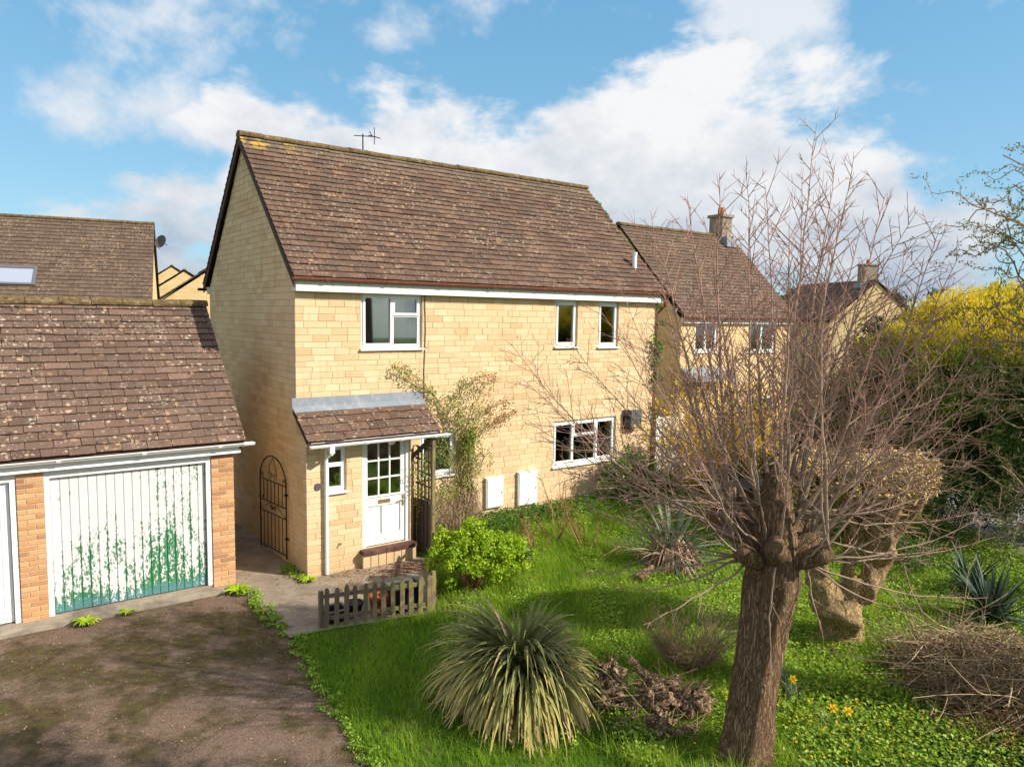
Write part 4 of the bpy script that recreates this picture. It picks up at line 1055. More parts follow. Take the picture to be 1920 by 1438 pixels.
    if dish:
        x, y, z = dish
        b = MB(); k = 14; V = []; ax = np.array([-.55, -.6, .25]); ax /= np.linalg.norm(ax)
        e1 = np.cross(ax, (0, 0, 1)); e1 /= np.linalg.norm(e1); e2 = np.cross(e1, ax)
        for r_ in (0.001, .11, .20, .27):
            V += [np.array((x, y, z))+ax*(r_*r_*.9)+(e1*math.cos(t)+e2*math.sin(t))*r_ for t in np.linspace(0, 2*math.pi, k+1)[:-1]]
        b.add(V, [[i*k+j, i*k+(j+1) % k, (i+1)*k+(j+1) % k, (i+1)*k+j] for i in range(3) for j in range(k)])
        c = np.array((x, y, z))
        b.tubes([[c-e2*.3, c+ax*.35-e2*.2], [c-ax*.02, c-ax*.3]], [[.012, .012], [.02, .02]], 5, cap=True)
        b.build('satellite_dish', GREYB, H)
    if door:
        x0, x1 = door
        box_obj('door', UPVC, H, (x0, x1, -.05, -.004, 0, 2.05))
    place(H, loc, rz)
    return H
def m_skyglass(nt, b):
    b.inputs['Roughness'].default_value = 0.08
    b.inputs['Metallic'].default_value = 0.0
    return (0.30, 0.33, 0.42)
SKYGL = material('skylight_glass', m_skyglass, 0.08, 1.0)
th = math.radians(-13)
# left rear neighbour: ridge right end at (1.66,19.93,7.96)
def at_local(loc, rz, p):
    c, s_ = math.cos(rz), math.sin(rz); return (loc[0]+c*p[0]-s_*p[1], loc[1]+s_*p[0]+c*p[1], loc[2]+p[2])
Lx, D = 14.0, 7.0
ox = 1.60-(math.cos(th)*(Lx+.1)-math.sin(th)*D/2); oy = 19.93-(math.sin(th)*(Lx+.1)+math.cos(th)*D/2)
far_house('house with a long mossy brown roof and small skylight behind the garage', 'neighbour_house', (ox, oy, 0), th, Lx, D, 4.3, 7.88, TILEN, skylight=(9.2, 1.25, 1.25, .95), gauge=.2, dish=(Lx+.35, 3.0, 7.15))
# right-hand neighbour with chimney
far_house('stone house with chimney and lead porch canopy seen through the bare twigs', 'neighbour_house', (13.0, 2.75, -0.4), 0, 5.75, 5.5, 4.85, 7.95, TILEN, wins=[(.62, 1.75, 3.85, 4.80), (3.35, 4.85, 3.8, 4.80, CURTAIN), (3.6, 5.0, 1.2, 2.3, CURTAIN)], chimney=(5.2, 2.75, .55, .6, 8.62), canopy=(.05, 1.9, 3.0), door=(.9, 1.75))
# farther right: cream gable end with chimney, roof running away to the left
rz_ = math.radians(-116)
q_ = at_local((0, 0, 0), rz_, (8.3, 3.0, 0))
far_house('far cream gable end house with brown roof and a small chimney', 'neighbour_house', (40.1-q_[0], 10.8-q_[1], -1.0), rz_, 8.3, 6.0, 5.4, 7.95, TILEN, chimney=(7.4, 3.0, .7, .9, 8.9), gauge=.3, fascia=False)
# gables far behind on the left
for k, (u, v, d, D_, lab) in enumerate([(398, 500, 40, 9.0, 'distant stone gable nearest the main house, dark roof edge'), (346, 506, 54, 7.5, 'distant stone gable in the middle of the three'), (322, 498, 66, 7.5, 'distant stone gable beside the long roof, farthest and smallest')]):
    q = CAM+(FW+RV*(u-960)/FPX-UV*(v-719)/FPX)*d; rz_ = math.radians(-99); o_ = at_local((0, 0, 0), rz_, (8, D_/2, 0))
    far_house(lab, 'distant_house', (q[0]-o_[0], q[1]-o_[1], -.3), rz_, 8, D_, q[2]+.3-D_*.37, q[2]+.3, TILEN, gauge=.4, fascia=False, group='gabled houses far behind the garage')
far_house('cream house half hidden behind the golden conifer, far right', 'distant_house', (62, 5.0, -1.0), math.radians(-50), 9, 8, 3.9, 6.8, TILEN, gauge=.4, fascia=False, group='houses beyond the conifer')
far_house('small distant cream house above the hedge between gable and conifer', 'distant_house', (56, 15.0, -1.0), math.radians(-110), 9, 8, 4.0, 6.9, TILEN, gauge=.4, fascia=False, group='houses beyond the conifer')

# ---------------------------------------------------------------- iron gate folded open along the gable wall
def build_gate():
    T = thing('iron_gate', 'black wrought iron garden gate with arched scroll top, open against the gable wall', 'gate', (-.05, .42, 0))
    h0 = np.array([-.045, .42, 0.09]); h1 = np.array([-.17, 1.46, 0.0]); ux = (h1-h0); Wd = np.linalg.norm(ux[:2]); ux = np.array([ux[0], ux[1], 0])/Wd
    z0 = .10
    def P(u, z): return h0*np.array([1, 1, 0])+ux*u+np.array([0, 0, z])
    fr = MB()
    def bar(b, pts, r): b.tubes([[P(*p) for p in pts]], [[r]*len(pts)], 6, cap=True)
    Ht = 1.42; r_ = Wd/2
    arch = [(r_-r_*math.cos(t), Ht+.47*math.sin(t)) for t in np.linspace(0, math.pi, 17)]
    bar(fr, [(0, z0)]+arch[:1]+arch+arch[-1:]+[(Wd, z0)], .014)
    for z in (z0+.06, z0+.72, z0+.92, Ht): bar(fr, [(0, z), (Wd, z)], .011)
    fr.build('frame', BLACKI, T)
    for k in range(1, 7):
        u = Wd*k/7
        b = MB(); bar(b, [(u, z0+.06), (u, z0+.72)], .008); bar(b, [(u, z0+.92), (u, Ht)], .008); b.build('bar', BLACKI, T)
    def scroll(cx, cz, s, flip, turns=1.4):
        return [(cx+flip*s*(1-t*.8)*math.cos(t*turns*2*math.pi), cz+s*(1-t*.8)*math.sin(t*turns*2*math.pi)) for t in np.linspace(0, 1, 22)]
    for (cx, cz, s, f) in ((r_-.1, Ht+.09, .08, 1), (r_+.1, Ht+.09, .08, -1), (.1, Ht+.07, .055, -1), (Wd-.1, Ht+.07, .055, 1), (r_-.07, z0+.82, .06, 1), (r_+.07, z0+.82, .06, -1)):
        b = MB(); bar(b, scroll(cx, cz, s, f), .006); b.build('scroll', BLACKI, T)
    b = MB(); bar(b, [(r_-.16, Ht+.12), (r_-.12, Ht+.28), (r_, Ht+.44), (r_+.12, Ht+.28), (r_+.16, Ht+.12)], .007)
    bar(b, [(.03, z0+.74), (r_-.13, z0+.90), (r_, z0+.8), (r_+.13, z0+.90), (Wd-.03, z0+.74)], .006); b.build('scroll', BLACKI, T)
    b = MB(); b.box(-.075, -.02, .39, .44, .45, .49); b.box(-.075, -.02, .39, .44, 1.25, 1.29); bar(b, [(Wd, z0+.95), (Wd+.06, z0+.95)], .012); bar(b, [(Wd-.1, z0+.95), (Wd-.1, z0+1.0)], .014); b.build('latch', BLACKI, T)
build_gate()

# ---------------------------------------------------------------- picket fences
def picket_mesh():
    b = MB(); w, t = .5, .5
    V = []
    pr = [(-.5, 0), (.5, 0), (.5, .93), (.3, .985), (0, 1.0), (-.3, .985), (-.5, .93)]
    V = [(x, -.5, z) for x, z in pr]+[(x, .5, z) for x, z in pr]; n = len(pr)
    b.add(V, [list(range(n)), list(range(2*n-1, n-1, -1))]+[[i, n+i, n+(i+1) % n, (i+1) % n] for i in range(n)])
    return b.mesh('picket', PICKET)
PICK = picket_mesh()
def picket_fence(label, p, q, n, h, hvar=.02, posts=(0, 1), ph=.55, w=.068):
    T = thing('picket_fence', label, 'fence', (p[0], p[1], float(gz(p[0], p[1]))))
    p = np.array(p, float); q = np.array(q, float); d = q-p; L_ = np.linalg.norm(d); d /= L_; a = math.atan2(d[1], d[0]); nv = np.array([-d[1], d[0]])
    for k in range(n):
        c = p+d*L_*(k+.5)/n
        z = float(gz(*c))-.04
        o = link('picket', PICK, T); o.location = (c[0], c[1], z); o.scale = (w+random.uniform(-.004, .004), .016, h+random.uniform(-hvar, hvar)); o.rotation_euler = (random.uniform(-.03, .03), random.uniform(-.03, .03), a+random.uniform(-.04, .04))
    for zf in (.22, .74):
        b = MB(); s_, e_ = p+nv*.025, q+nv*.025
        b.obox((*s_, float(gz(*p))+h*zf), (*e_, float(gz(*q))+h*zf), .028, .055); b.build('rail', PICKET, T)
    for t in posts:
        c = p+d*L_*t+nv*.05; z = float(gz(*c))
        b = MB(); b.box(c[0]-.03, c[0]+.03, c[1]-.03, c[1]+.03, z-.1, z+h*.86); b.build('post', PICKET, T)
picket_fence('weathered grey picket fence along the lawn edge by the front path', (-.56, -2.48), (1.06, -2.86), 12, .63)
picket_fence('short mossy picket fence running back towards the front door behind the green bush', (1.2, -2.7), (2.22, -.95), 13, .66)
picket_fence('low picket fence below the small window beside the dry shrub', (2.45, -.75), (3.55, -.35), 11, .55, posts=(1,))

# ---------------------------------------------------------------- trellis beside the porch
def build_trellis():
    T = thing('trellis', 'dark wooden trellis screen at the open side of the porch', 'trellis', (2.33, -.35, 0.1))
    b = MB(); b.box(2.30, 2.36, -.68, -.61, .05, 2.27); b.build('post', PICKET, T)
    for k, y in enumerate((-.50, -.36, -.22, -.09)):
        b = MB(); b.box(2.315, 2.345, y-.017, y+.017, .1, 2.1-.03*k); b.build('lath', DARKW, T)
    for k in range(8):
        z = .35+k*.235
        b = MB(); b.box(2.302, 2.314, -.61, -.03, z, z+.028); b.build('lath', DARKW, T)
    for k, y in enumerate((-.66, -.52, -.38, -.24, -.1)):
        b = MB(); b.box(2.25, 2.27, y-.05, y+.05, .05, 1.05+random.uniform(-.04, .04)); b.build('board', DARKW, T)
build_trellis()

# pots, planter and bits behind the front fence
def lathe(b, c, prof, k=16, a=0.0):
    V = [(c[0]+r*math.cos(t), c[1]+r*math.sin(t), c[2]+z) for (r, z) in prof for t in np.linspace(0, 2*math.pi, k+1)[:-1]]
    b.add(V, [[i*k+j, i*k+(j+1) % k, (i+1)*k+(j+1) % k, (i+1)*k+j] for i in range(len(prof)-1) for j in range(k)], a)
def pot(name, label, c, r, h, mat):
    b = MB(); lathe(b, c, [(r*.7, 0), (r*.92, h*.8), (r, h*.8), (r, h), (r*.88, h), (r*.84, h*.82), (0.001, h*.8)]); o = b.build(name, mat, None, True); o['label'] = label; o['category'] = 'plant pot'
pot('plant_pot', 'terracotta plant pot behind the middle pickets of the front fence', (.36, -2.42, .015), .15, .27, TERRA)
pot('plant_pot', 'black plastic plant pot behind the front fence, next to the terracotta one', (.02, -2.30, .015), .14, .2, BLACKP)
def tub(label, x0, x1, y0, y1, h, cat):
    T = thing('planter', label, cat, ((x0+x1)/2, (y0+y1)/2, .013))
    b = MB(); t = .02
    for q in ((x0, x1, y0, y0+t), (x0, x1, y1-t, y1), (x0, x0+t, y0+t, y1-t), (x1-t, x1, y0+t, y1-t)): b.box(*q, .015, h)
    b.box(x0+t, x1-t, y0+t, y1-t, .015, h-.06); b.build('tub', BLACKP, T)
    b = MB(); b.box(x0-.015, x1+.015, y0-.015, y0+t, h, h+.025); b.box(x0-.015, x1+.015, y1-t, y1+.015, h, h+.025); b.box(x0-.015, x0+t, y0+t, y1-t, h, h+.025); b.box(x1-t, x1+.015, y0+t, y1-t, h, h+.025); b.build('rim', GREYB, T)
tub('black plastic trough behind the right end of the front fence', .55, 1.02, -2.62, -2.30, .36, 'planter')
tub('long low black trough with leaves behind the left pickets of the front fence', -.42, -.12, -2.42, -2.12, .16, 'planter')
# small box store behind the pollard, red car far behind, white panel
def build_bits():
    T = thing('wooden_store', 'small brown wooden garden store behind the big pollard trunk', 'garden store', (8.3, -2.9, .1))
    box_obj('box', material('brown_stain', m_paint((0.13, 0.055, 0.03), (0.2, 0.1, 0.06), .5), .7, .3), T, (7.7, 8.9, -3.2, -2.6, .1, 1.0))
    box_obj('lid', BLACKP, T, (7.65, 8.95, -3.28, -2.55, 1.0, 1.06))
    x0, y0 = 15.2, -.95
    C_ = thing('parked_car', 'red car parked behind the clipped tree, only its roof showing', 'car', (x0, y0, -.3))
    b = MB()
    prof = [(-2.0, .25), (-2.05, .65), (-1.25, .85), (-.6, 1.38), (.75, 1.40), (1.5, .95), (2.0, .85), (2.05, .3)]
    for s_ in (1,):
        V = [(x0+x, y0-.82, z-.3) for x, z in prof]+[(x0+x, y0+.82, z-.3) for x, z in prof]
        n = len(prof); b.add(V, [list(range(n))[::-1], list(range(n, 2*n))]+[[i, i+1, n+i+1, n+i] for i in range(n-1)])
    b.build('body', REDCAR, C_)
    for yy in (-.835, .826):
        g = MB(); g.add([(x0-1.05, y0+yy, .58), (x0+1.25, y0+yy, .62), (x0+.72, y0+yy, 1.02), (x0-.58, y0+yy, 1.0)], [[0, 1, 2, 3]]); g.build('side_window', BLACKP, C_)
    for xx in (-1.3, 1.3):
        for yy in (-.8, .8):
            w = MB(); w.tubes([[(x0+xx, y0+yy-.1, .0), (x0+xx, y0+yy+.1, .0)]], [[.3, .3]], 16, cap=True); w.build('wheel', BLACKP, C_)
    P_ = thing('garden_door', 'white painted side gate beside the house corner behind the yellow shrub', 'gate', (9.3, .1, 0))
    b = MB(); b.box(9.0, 9.12, .0, .1, 0.1, 2.1); b.box(9.9, 10.0, 0, .1, .1, 2.1); b.build('frame', UPVC, P_)
    for k in range(5):
        b = MB(); b.box(9.125+k*.155, 9.125+k*.155+.15, .03, .06, .12, 2.05); b.build('plank', UPVC, P_)
build_bits()

# ---------------------------------------------------------------- vegetation helpers
NZK = RNG.normal(size=(14, 3)); NZK *= (np.geomspace(6, 42, 14)/np.linalg.norm(NZK, axis=1))[:, None]; NZP = RNG.uniform(0, 6.3, 14)
def nz(P):
    """smooth pseudo noise, about -1..1"""
    return (np.sin(P@NZK.T+NZP)*np.geomspace(1, .35, 14)).sum(1)/3.2
def grow(p, d, L_, n, up=0.0, wob=0.1):
    p = np.array(p, float); d = np.array(d, float); d /= np.linalg.norm(d)
    out = [p.copy()]; st = L_/(n-1)
    for _ in range(n-1):
        d = d+np.array([0, 0, up*st])+RNG.normal(0, wob, 3)*math.sqrt(st)*0.5
        d /= np.linalg.norm(d); p = p+d*st; out.append(p.copy())
    return np.array(out)
def perp(d):
    v = RNG.normal(size=3); v -= d*np.dot(v, d); return v/np.linalg.norm(v)
def clump_leaves(b, C_, R_, n, ln, wd, a0, a1, flat=1.0, up=0.3, shell=0.0):
    """n leaves in each clump at C_ (m,3) of radius R_; var spread a0..a1"""
    m = len(C_); R_ = np.broadcast_to(R_, (m,))
    u = unit(m*n); rad = (RNG.random(m*n)*(1-shell)+shell)**(1/2.0)
    P = np.repeat(C_, n, 0)+u*rad[:, None]*np.repeat(R_, n)[:, None]*np.array([1, 1, flat])
    N = u+np.array([0, 0, up])+RNG.normal(0, .5, (m*n, 3))
    D = np.cross(N, unit(m*n))
    b.leaves(P, D, N, ln*RNG.uniform(.7, 1.3, m*n), wd*RNG.uniform(.7, 1.3, m*n), RNG.uniform(a0, a1, m*n))
def pt(u, v, dist):
    """point at depth dist metres along the camera axis under photo pixel (u, v): used to set out real positions"""
    return CAM+(FW+RV*(u-960)/FPX-UV*(v-719)/FPX)*dist

# ---------------------------------------------------------------- the big pollard with long bare shoots
def build_pollard():
    T = thing('pollarded_tree', 'big pollarded tree with ridged trunk and long bare reddish shoots in the front garden', 'tree', (1.86, -7.92, 0))
    base = np.array([1.81, -7.89, -0.15]); rv = np.array([RV[0], RV[1], 0])
    spine = [base, base+rv*.01+[0, 0, .35], base+rv*.05+[0, 0, .8], base+rv*.10+[0, 0, 1.25], base+rv*.15+[0, 0, 1.7], base+rv*.19+[0, 0, 2.05], base+rv*.20+[0, 0, 2.4], base+rv*.18+[0, 0, 2.8], base+rv*.19+[0, 0, 3.12]]
    rad = [.31, .255, .232, .222, .235, .27, .22, .175, .115]
    # fine trunk surface with fluting and knobs
    n = 60; t = np.linspace(0, len(spine)-1, n)
    sp = np.array(spine); P = np.stack([np.interp(t, range(len(spine)), sp[:, i]) for i in range(3)], 1); R_ = np.interp(t, range(len(rad)), rad)
    k = 48; th = np.linspace(0, 2*math.pi, k+1)[:-1]
    V = []
    for i in range(n):
        z = P[i, 2]
        fl = 1+.05*np.sin(th*3+z*.8)+.03*np.sin(th*7-z*1.7)+.035*np.sin(th*2+z*2.2)+RNG.normal(0, .012, k)
        fl += .16*np.exp(-((th-3.9)**2)/.05-((z-.86)**2)/.012)+.13*np.exp(-((th-5.2)**2)/.04-((z-.35)**2)/.01)+.12*np.exp(-((th-0.9)**2)/.05-((z-1.3)**2)/.02)+.10*np.exp(-((th-4.6)**2)/.04-((z-1.15)**2)/.01)
        if z < .3: fl += (.3-z)*.5*np.maximum(0, np.sin(th*5+1))
        V += [(P[i, 0]+R_[i]*f*math.cos(a), P[i, 1]+R_[i]*f*math.sin(a), z) for a, f in zip(th, fl)]
    b = MB(); b.add(V, [[i*k+j, i*k+(j+1) % k, (i+1)*k+(j+1) % k, (i+1)*k+j] for i in range(n-1) for j in range(k)]+[[(n-1)*k+j for j in range(k)]])
    # knuckles: swollen stubs round the head
    head = sp[5]
    tr = b.build('trunk', BARK, T, True)
    knobs = []
    toc = CAM-head; toc[2] = 0; toc /= np.linalg.norm(toc)
    specs = [(toc*.9+rv*.05, .24, .10, 2.0), (-rv, .26, .085, 1.98), (rv, .27, .10, 2.0), (rv*.8+toc*.5, .38, .09, 1.95), (-rv*.8+toc*.55, .36, .09, 1.93), (-toc, .35, .11, 2.05), (-rv*.7-toc*.6, .38, .10, 2.1), (rv*.6-toc*.8, .4, .10, 2.1)]
    for d, l_, r_, z in specs:
        d = np.array(d)/np.linalg.norm(d); p0 = np.array([head[0], head[1], z+.15])+d*.08; p1 = p0+d*l_+[0, 0, .16]; p1b = p1+(d*.5+np.array([0, 0, .8]))*.09
        m = MB(); m.tubes([[p0, p0*.5+p1*.5-[0, 0, .02], p1, p1b]], [[r_*1.1, r_, r_*1.12, r_*.7]], 14, cap=True); o = m.build('knuckle', BARK, T, True)
        knobs.append((p1, d))
    s_ = knobs[0][0]
    m = MB(); c = s_+toc*.10+[0, 0, .05]
    m.tubes([[c-toc*.16, c+toc*.0]], [[.075, .062]], 16, cap=True); m.build('cut_stub', STUMPW, T)
    # shoots
    def shoot(p, d, L_, r0, up, wob, tw, name='branch', end=None, sag=0.0):
        b = MB(); n = 15
        if end is None: P = grow(p, d, L_, n, up, wob)
        else:
            t = np.linspace(0, 1, n)[:, None]; end = np.array(end); L_ = np.linalg.norm(end-p); c = (p+end)/2-np.array([0, 0, sag*L_])+RNG.normal(0, .04, 3)*L_
            P = p*(1-t)**2+2*t*(1-t)*c+t*t*end; P = P+np.cumsum(RNG.normal(0, .010, (n, 3)), 0)
        tt = np.linspace(0, 1, n)
        b.tubes(P, r0*(1-tt)**1.05+.0024, 7, np.clip(.05+tt*.7, 0, 1)[None])
        tws = [[], [], []]
        def twig(p, d, l_, r_, lev, v0):
            m = 6 if lev == 0 else 4
            Q = grow(p, d, l_, m, .35 if lev == 0 else .2, .22)
            q = np.linspace(0, 1, m)
            tws[min(lev, 1)].append((Q, r_*(1-q)**.7+.0014, np.clip(v0+q*.25, 0, 1)))
            if lev < 2 and l_ > .22:
                for j in range(int(RNG.integers(2, 5)) if lev == 0 else int(RNG.integers(0, 3))):
                    k_ = int(RNG.integers(1, m-1)); dd = Q[k_+1]-Q[k_]; dd /= np.linalg.norm(dd)
                    twig(Q[k_], dd*.75+perp(dd)*.65+[0, 0, .1], l_*RNG.uniform(.22, .5), r_*.55, lev+1, v0+.15)
        nt_ = int(tw*L_)
        side = perp((P[1]-P[0])/np.linalg.norm(P[1]-P[0]))
        for j in range(nt_):
            t = .24+.75*(j+RNG.uniform(0, 1))/nt_; i = min(int(t*(n-1)), n-2); f = t*(n-1)-i
            q = P[i]*(1-f)+P[i+1]*f; dd = P[i+1]-P[i]; dd /= np.linalg.norm(dd)
            side = -side*.7+perp(dd)*.8; side -= dd*np.dot(side, dd); side /= np.linalg.norm(side)
            l_ = RNG.uniform(.25, 1.15)*(1.12-t*.75)*min(1, L_/3.2)
            twig(q, dd*.72+side*.70, l_, r0*.27*(1-t*.6)+.0008, 0, .3+t*.35)
        for lst, sd_ in ((tws[0], 5), (tws[1], 4)):
            if lst:
                for m in {len(x[0]) for x in lst}:
                    q = [x for x in lst if len(x[0]) == m]
                    b.tubes(np.array([x[0] for x in q]), np.array([x[1] for x in q]), sd_, np.array([x[2] for x in q]))
        b.build(name, SHOOT, T)
    H_ = np.array([head[0], head[1], 2.15])
    # tall leaders and spreading shoots, each running from the head to where its tip stands
    for (u, v, d) in [(1528, 240, 7.8), (1345, 330, 7.6), (1398, 345, 8.2), (1450, 350, 7.4), (1500, 330, 8.4), (1605, 320, 7.9), (1562, 310, 8.3), (1655, 350, 7.7), (1725, 390, 8.0), (1755, 430, 8.6), (1290, 370, 7.9), (1212, 400, 8.3), (1240, 440, 7.3), (1480, 420, 7.0), (1620, 430, 7.2), (1700, 480, 7.2), (1330, 450, 8.6), (1560, 430, 8.8), (1800, 480, 8.0), (1410, 430, 7.0), (1270, 520, 8.8), (1660, 560, 8.9), (1370, 540, 6.9), (1545, 520, 6.9)]:
        e = pt(u, v, d); h = e-head; h[2] = 0; hl = np.linalg.norm(h); 
        p0 = np.array([head[0], head[1], RNG.uniform(2.2, 2.95)])+h/max(hl, .1)*min(.26, hl*.3)
        if RNG.random() < .5: p0 = knobs[int(np.argmax([k[1]@h for k in knobs]))][0]+RNG.normal(0, .04, 3)
        shoot(p0, None, 1, RNG.uniform(.017, .026), 0, 0, 10.5, end=e, sag=.03+.06*min(hl, 1.5))
    ends = [(965, 640, 7.6), (985, 705, 7.2), (1000, 790, 8.0), (1040, 880, 7.4), (1090, 950, 7.9), (1130, 1010, 7.2), (1060, 640, 8.4), (1110, 590, 7.8), (1020, 740, 8.8), (1150, 520, 8.2), (1180, 620, 6.9), (1080, 800, 6.9), (1150, 700, 9.0), (1190, 850, 8.9), (1120, 900, 8.6),
            (1865, 560, 7.8), (1850, 650, 8.4), (1800, 600, 7.0), (1890, 760, 7.6), (1870, 850, 8.2), (1840, 960, 7.6), (1780, 540, 8.8), (1760, 700, 6.8), (1880, 700, 7.2), (1820, 900, 7.2), (1700, 620, 6.9), (1780, 1020, 7.9), (1790, 800, 9.0), (1720, 760, 9.4), (1690, 950, 8.8),
            (1300, 640, 6.7), (1390, 700, 6.5), (1480, 640, 6.5), (1560, 700, 6.6), (1620, 800, 6.6), (1250, 760, 6.6), (1330, 600, 9.3), (1450, 580, 9.5), (1550, 600, 9.4), (1640, 690, 9.5), (1230, 690, 9.4), (1210, 930, 7.0), (1280, 860, 6.4), (1440, 780, 6.2), (1600, 930, 6.7), (1700, 860, 7.0), (1330, 790, 9.6), (1540, 780, 9.7)]
    for (u, v, d) in ends:
        e = pt(u, v, d); h = e-head; h[2] = 0; h /= np.linalg.norm(h)
        p0 = np.array([head[0], head[1], RNG.uniform(2.05, 2.8)])+h*RNG.uniform(.15, .28)
        if RNG.random() < .5: p0 = knobs[int(np.argmax([k[1]@h for k in knobs]))][0]+RNG.normal(0, .05, 3)
        shoot(p0, None, 1, RNG.uniform(.0085, .014), 0, 0, 9.0, end=e, sag=RNG.uniform(.02, .13))
    # low arching pale shoots on the camera side
    for (u, v, d, sg) in [(1232, 1003, 7.0, .26), (1195, 1172, 6.9, .05), (1155, 1095, 7.3, .16), (1440, 1290, 7.2, -.12), (1545, 1215, 7.1, -.15), (1690, 1150, 7.0, .10), (1900, 945, 7.4, .16), (1860, 1010, 7.7, .12), (1760, 930, 6.8, .2), (1120, 960, 8.2, .14), (1065, 1075, 8.4, .1), (1850, 1120, 7.9, .06), (1300, 930, 6.6, .25), (1590, 900, 6.7, .22)]:
        e = pt(u, v, d); h = e-head; h[2] = 0; h /= np.linalg.norm(h)
        shoot(np.array([head[0], head[1], 2.12])+h*.3, None, 1, .011, 0, 0, 5, end=e, sag=sg)
build_pollard()

# ---------------------------------------------------------------- clipped knobbly tree behind it
def build_clipped():
    c = np.array([5.12, -7.0, 0.0]); rv = np.array([RV[0], RV[1], 0]); toc = CAM-c; toc[2] = 0; toc /= np.linalg.norm(toc)
    T = thing('clipped_tree', 'knobbly pollard with forked trunk and a flat clipped crown of tan stubs', 'tree', tuple(c))
    b = MB()
    def limb(pts, rs, sides=14, kn=.27):
        P = np.array(pts, float); n = 40; t = np.linspace(0, len(P)-1, n)
        Q = np.stack([np.interp(t, range(len(P)), P[:, i]) for i in range(3)], 1)
        R_ = np.interp(t, range(len(rs)), rs)
        m = MB(); m.tubes(Q, R_, sides*2)
        V = m.v[0]; ax = np.repeat(Q, sides*2, 0); V += (V-ax)*(nz(V)*kn*1.7)[:, None]; b.add(V, m.f, 0.0)
        return Q
    L = lambda x, z, y=0: c+rv*x+toc*y+np.array([0, 0, z])
    limb([L(-.02, -.15), L(0, .2), L(.02, .5), L(.03, .74)], [.44, .29, .29, .27])
    limb([L(-.08, .62), L(-.32, .95), L(-.36, 1.3), L(-.34, 1.8)], [.22, .15, .14, .13])
    limb([L(.1, .62), L(.36, .9), L(.5, 1.2), L(.48, 1.6)], [.24, .185, .175, .15])
    tops = []
    for x0, z0, x1, z1, y in [(-.3, 1.6, -.55, 2.3, .2), (-.3, 1.7, -.28, 2.4, -.2), (-.28, 1.6, -.05, 2.35, .3), (.4, 1.4, .2, 2.3, -.1), (.43, 1.4, .5, 2.4, .25), (.45, 1.4, .82, 2.25, .0), (.42, 1.2, 1.0, 2.2, .3), (.4, 1.5, .65, 2.45, -.4), (-.3, 1.5, -.6, 2.35, -.4), (-.3, 1.3, -.75, 2.4, .35), (-.32, 1.5, -.42, 2.45, .5), (.45, 1.3, .35, 2.45, .5), (.48, 1.3, .72, 2.4, .55), (.1, .9, .08, 2.4, .15)]:
        Q = limb([L(x0, z0), L(x0*.5+x1*.5+.03, (z0+z1)/2, y*.6), L(x1, z1, y)], [.105, .078, .07], 10, .30); tops.append(Q)
    b.build('trunk', PLANEB, T, True)
    # crown: blunt stubs crowding a flat-topped head
    k = 4200
    x = RNG.uniform(-1.0, 1.25, k); y = RNG.uniform(-.85, .75, k)
    ok = ((x-.15)/1.12)**2+(y/.85)**2 < 1; x, y = x[ok], y[ok]; k = len(x)
    edge = ((x-.15)/1.12)**2+(y/.85)**2
    top = RNG.random(k) < .55
    zt = np.where(top, 2.70-.10*edge+.07*nz(np.stack([x*.5, y*.5, x*0], 1)), RNG.uniform(2.26, 2.66, k))-.10*S(x, .6, 1.3)
    sc2 = np.where(top, 1.0, RNG.uniform(.8, 1.02, k)/np.sqrt(np.maximum(edge, .05)))
    xx, yy = .15+(x-.15)*sc2, y*sc2
    P1 = c+rv*xx[:, None]+toc*yy[:, None]; P1[:, 2] = zt
    out = (rv*(xx-.15)[:, None]+toc*yy[:, None])*np.where(top, .45, 1.0)[:, None]; out[:, 2] = np.where(top, .9, .25); out += RNG.normal(0, .5, (k, 3)); out /= np.linalg.norm(out, axis=1, keepdims=True)
    lo = RNG.uniform(.07, .24, k)
    P0 = P1-out*lo[:, None]
    Pm = (P0+P1)/2+RNG.normal(0, .022, (k, 3))
    m = MB(); m.tubes(np.stack([P0, Pm, P1], 1), np.stack([np.full(k, .014), np.full(k, .011), RNG.uniform(.007, .013, k)], 1), 5, np.clip(RNG.normal(.55, .25, k), 0, 1), cap=True)
    m.build('crown', STUB, T, kind='stuff')
    # short sprouts all over the limbs
    q = np.concatenate(tops); q = q[RNG.integers(0, len(q), 900)]; d = unit(900); d[:, 2] = np.abs(d[:, 2])*.6
    st = q+d*.08; en = q+d*(.1+RNG.uniform(.02, .15, 900))[:, None]
    m = MB(); m.tubes(np.stack([st, en], 1), np.stack([np.full(900, .011), np.full(900, .006)], 1), 4, RNG.random(900), cap=True); m.build('sprouts', STUB, T, kind='stuff')
build_clipped()

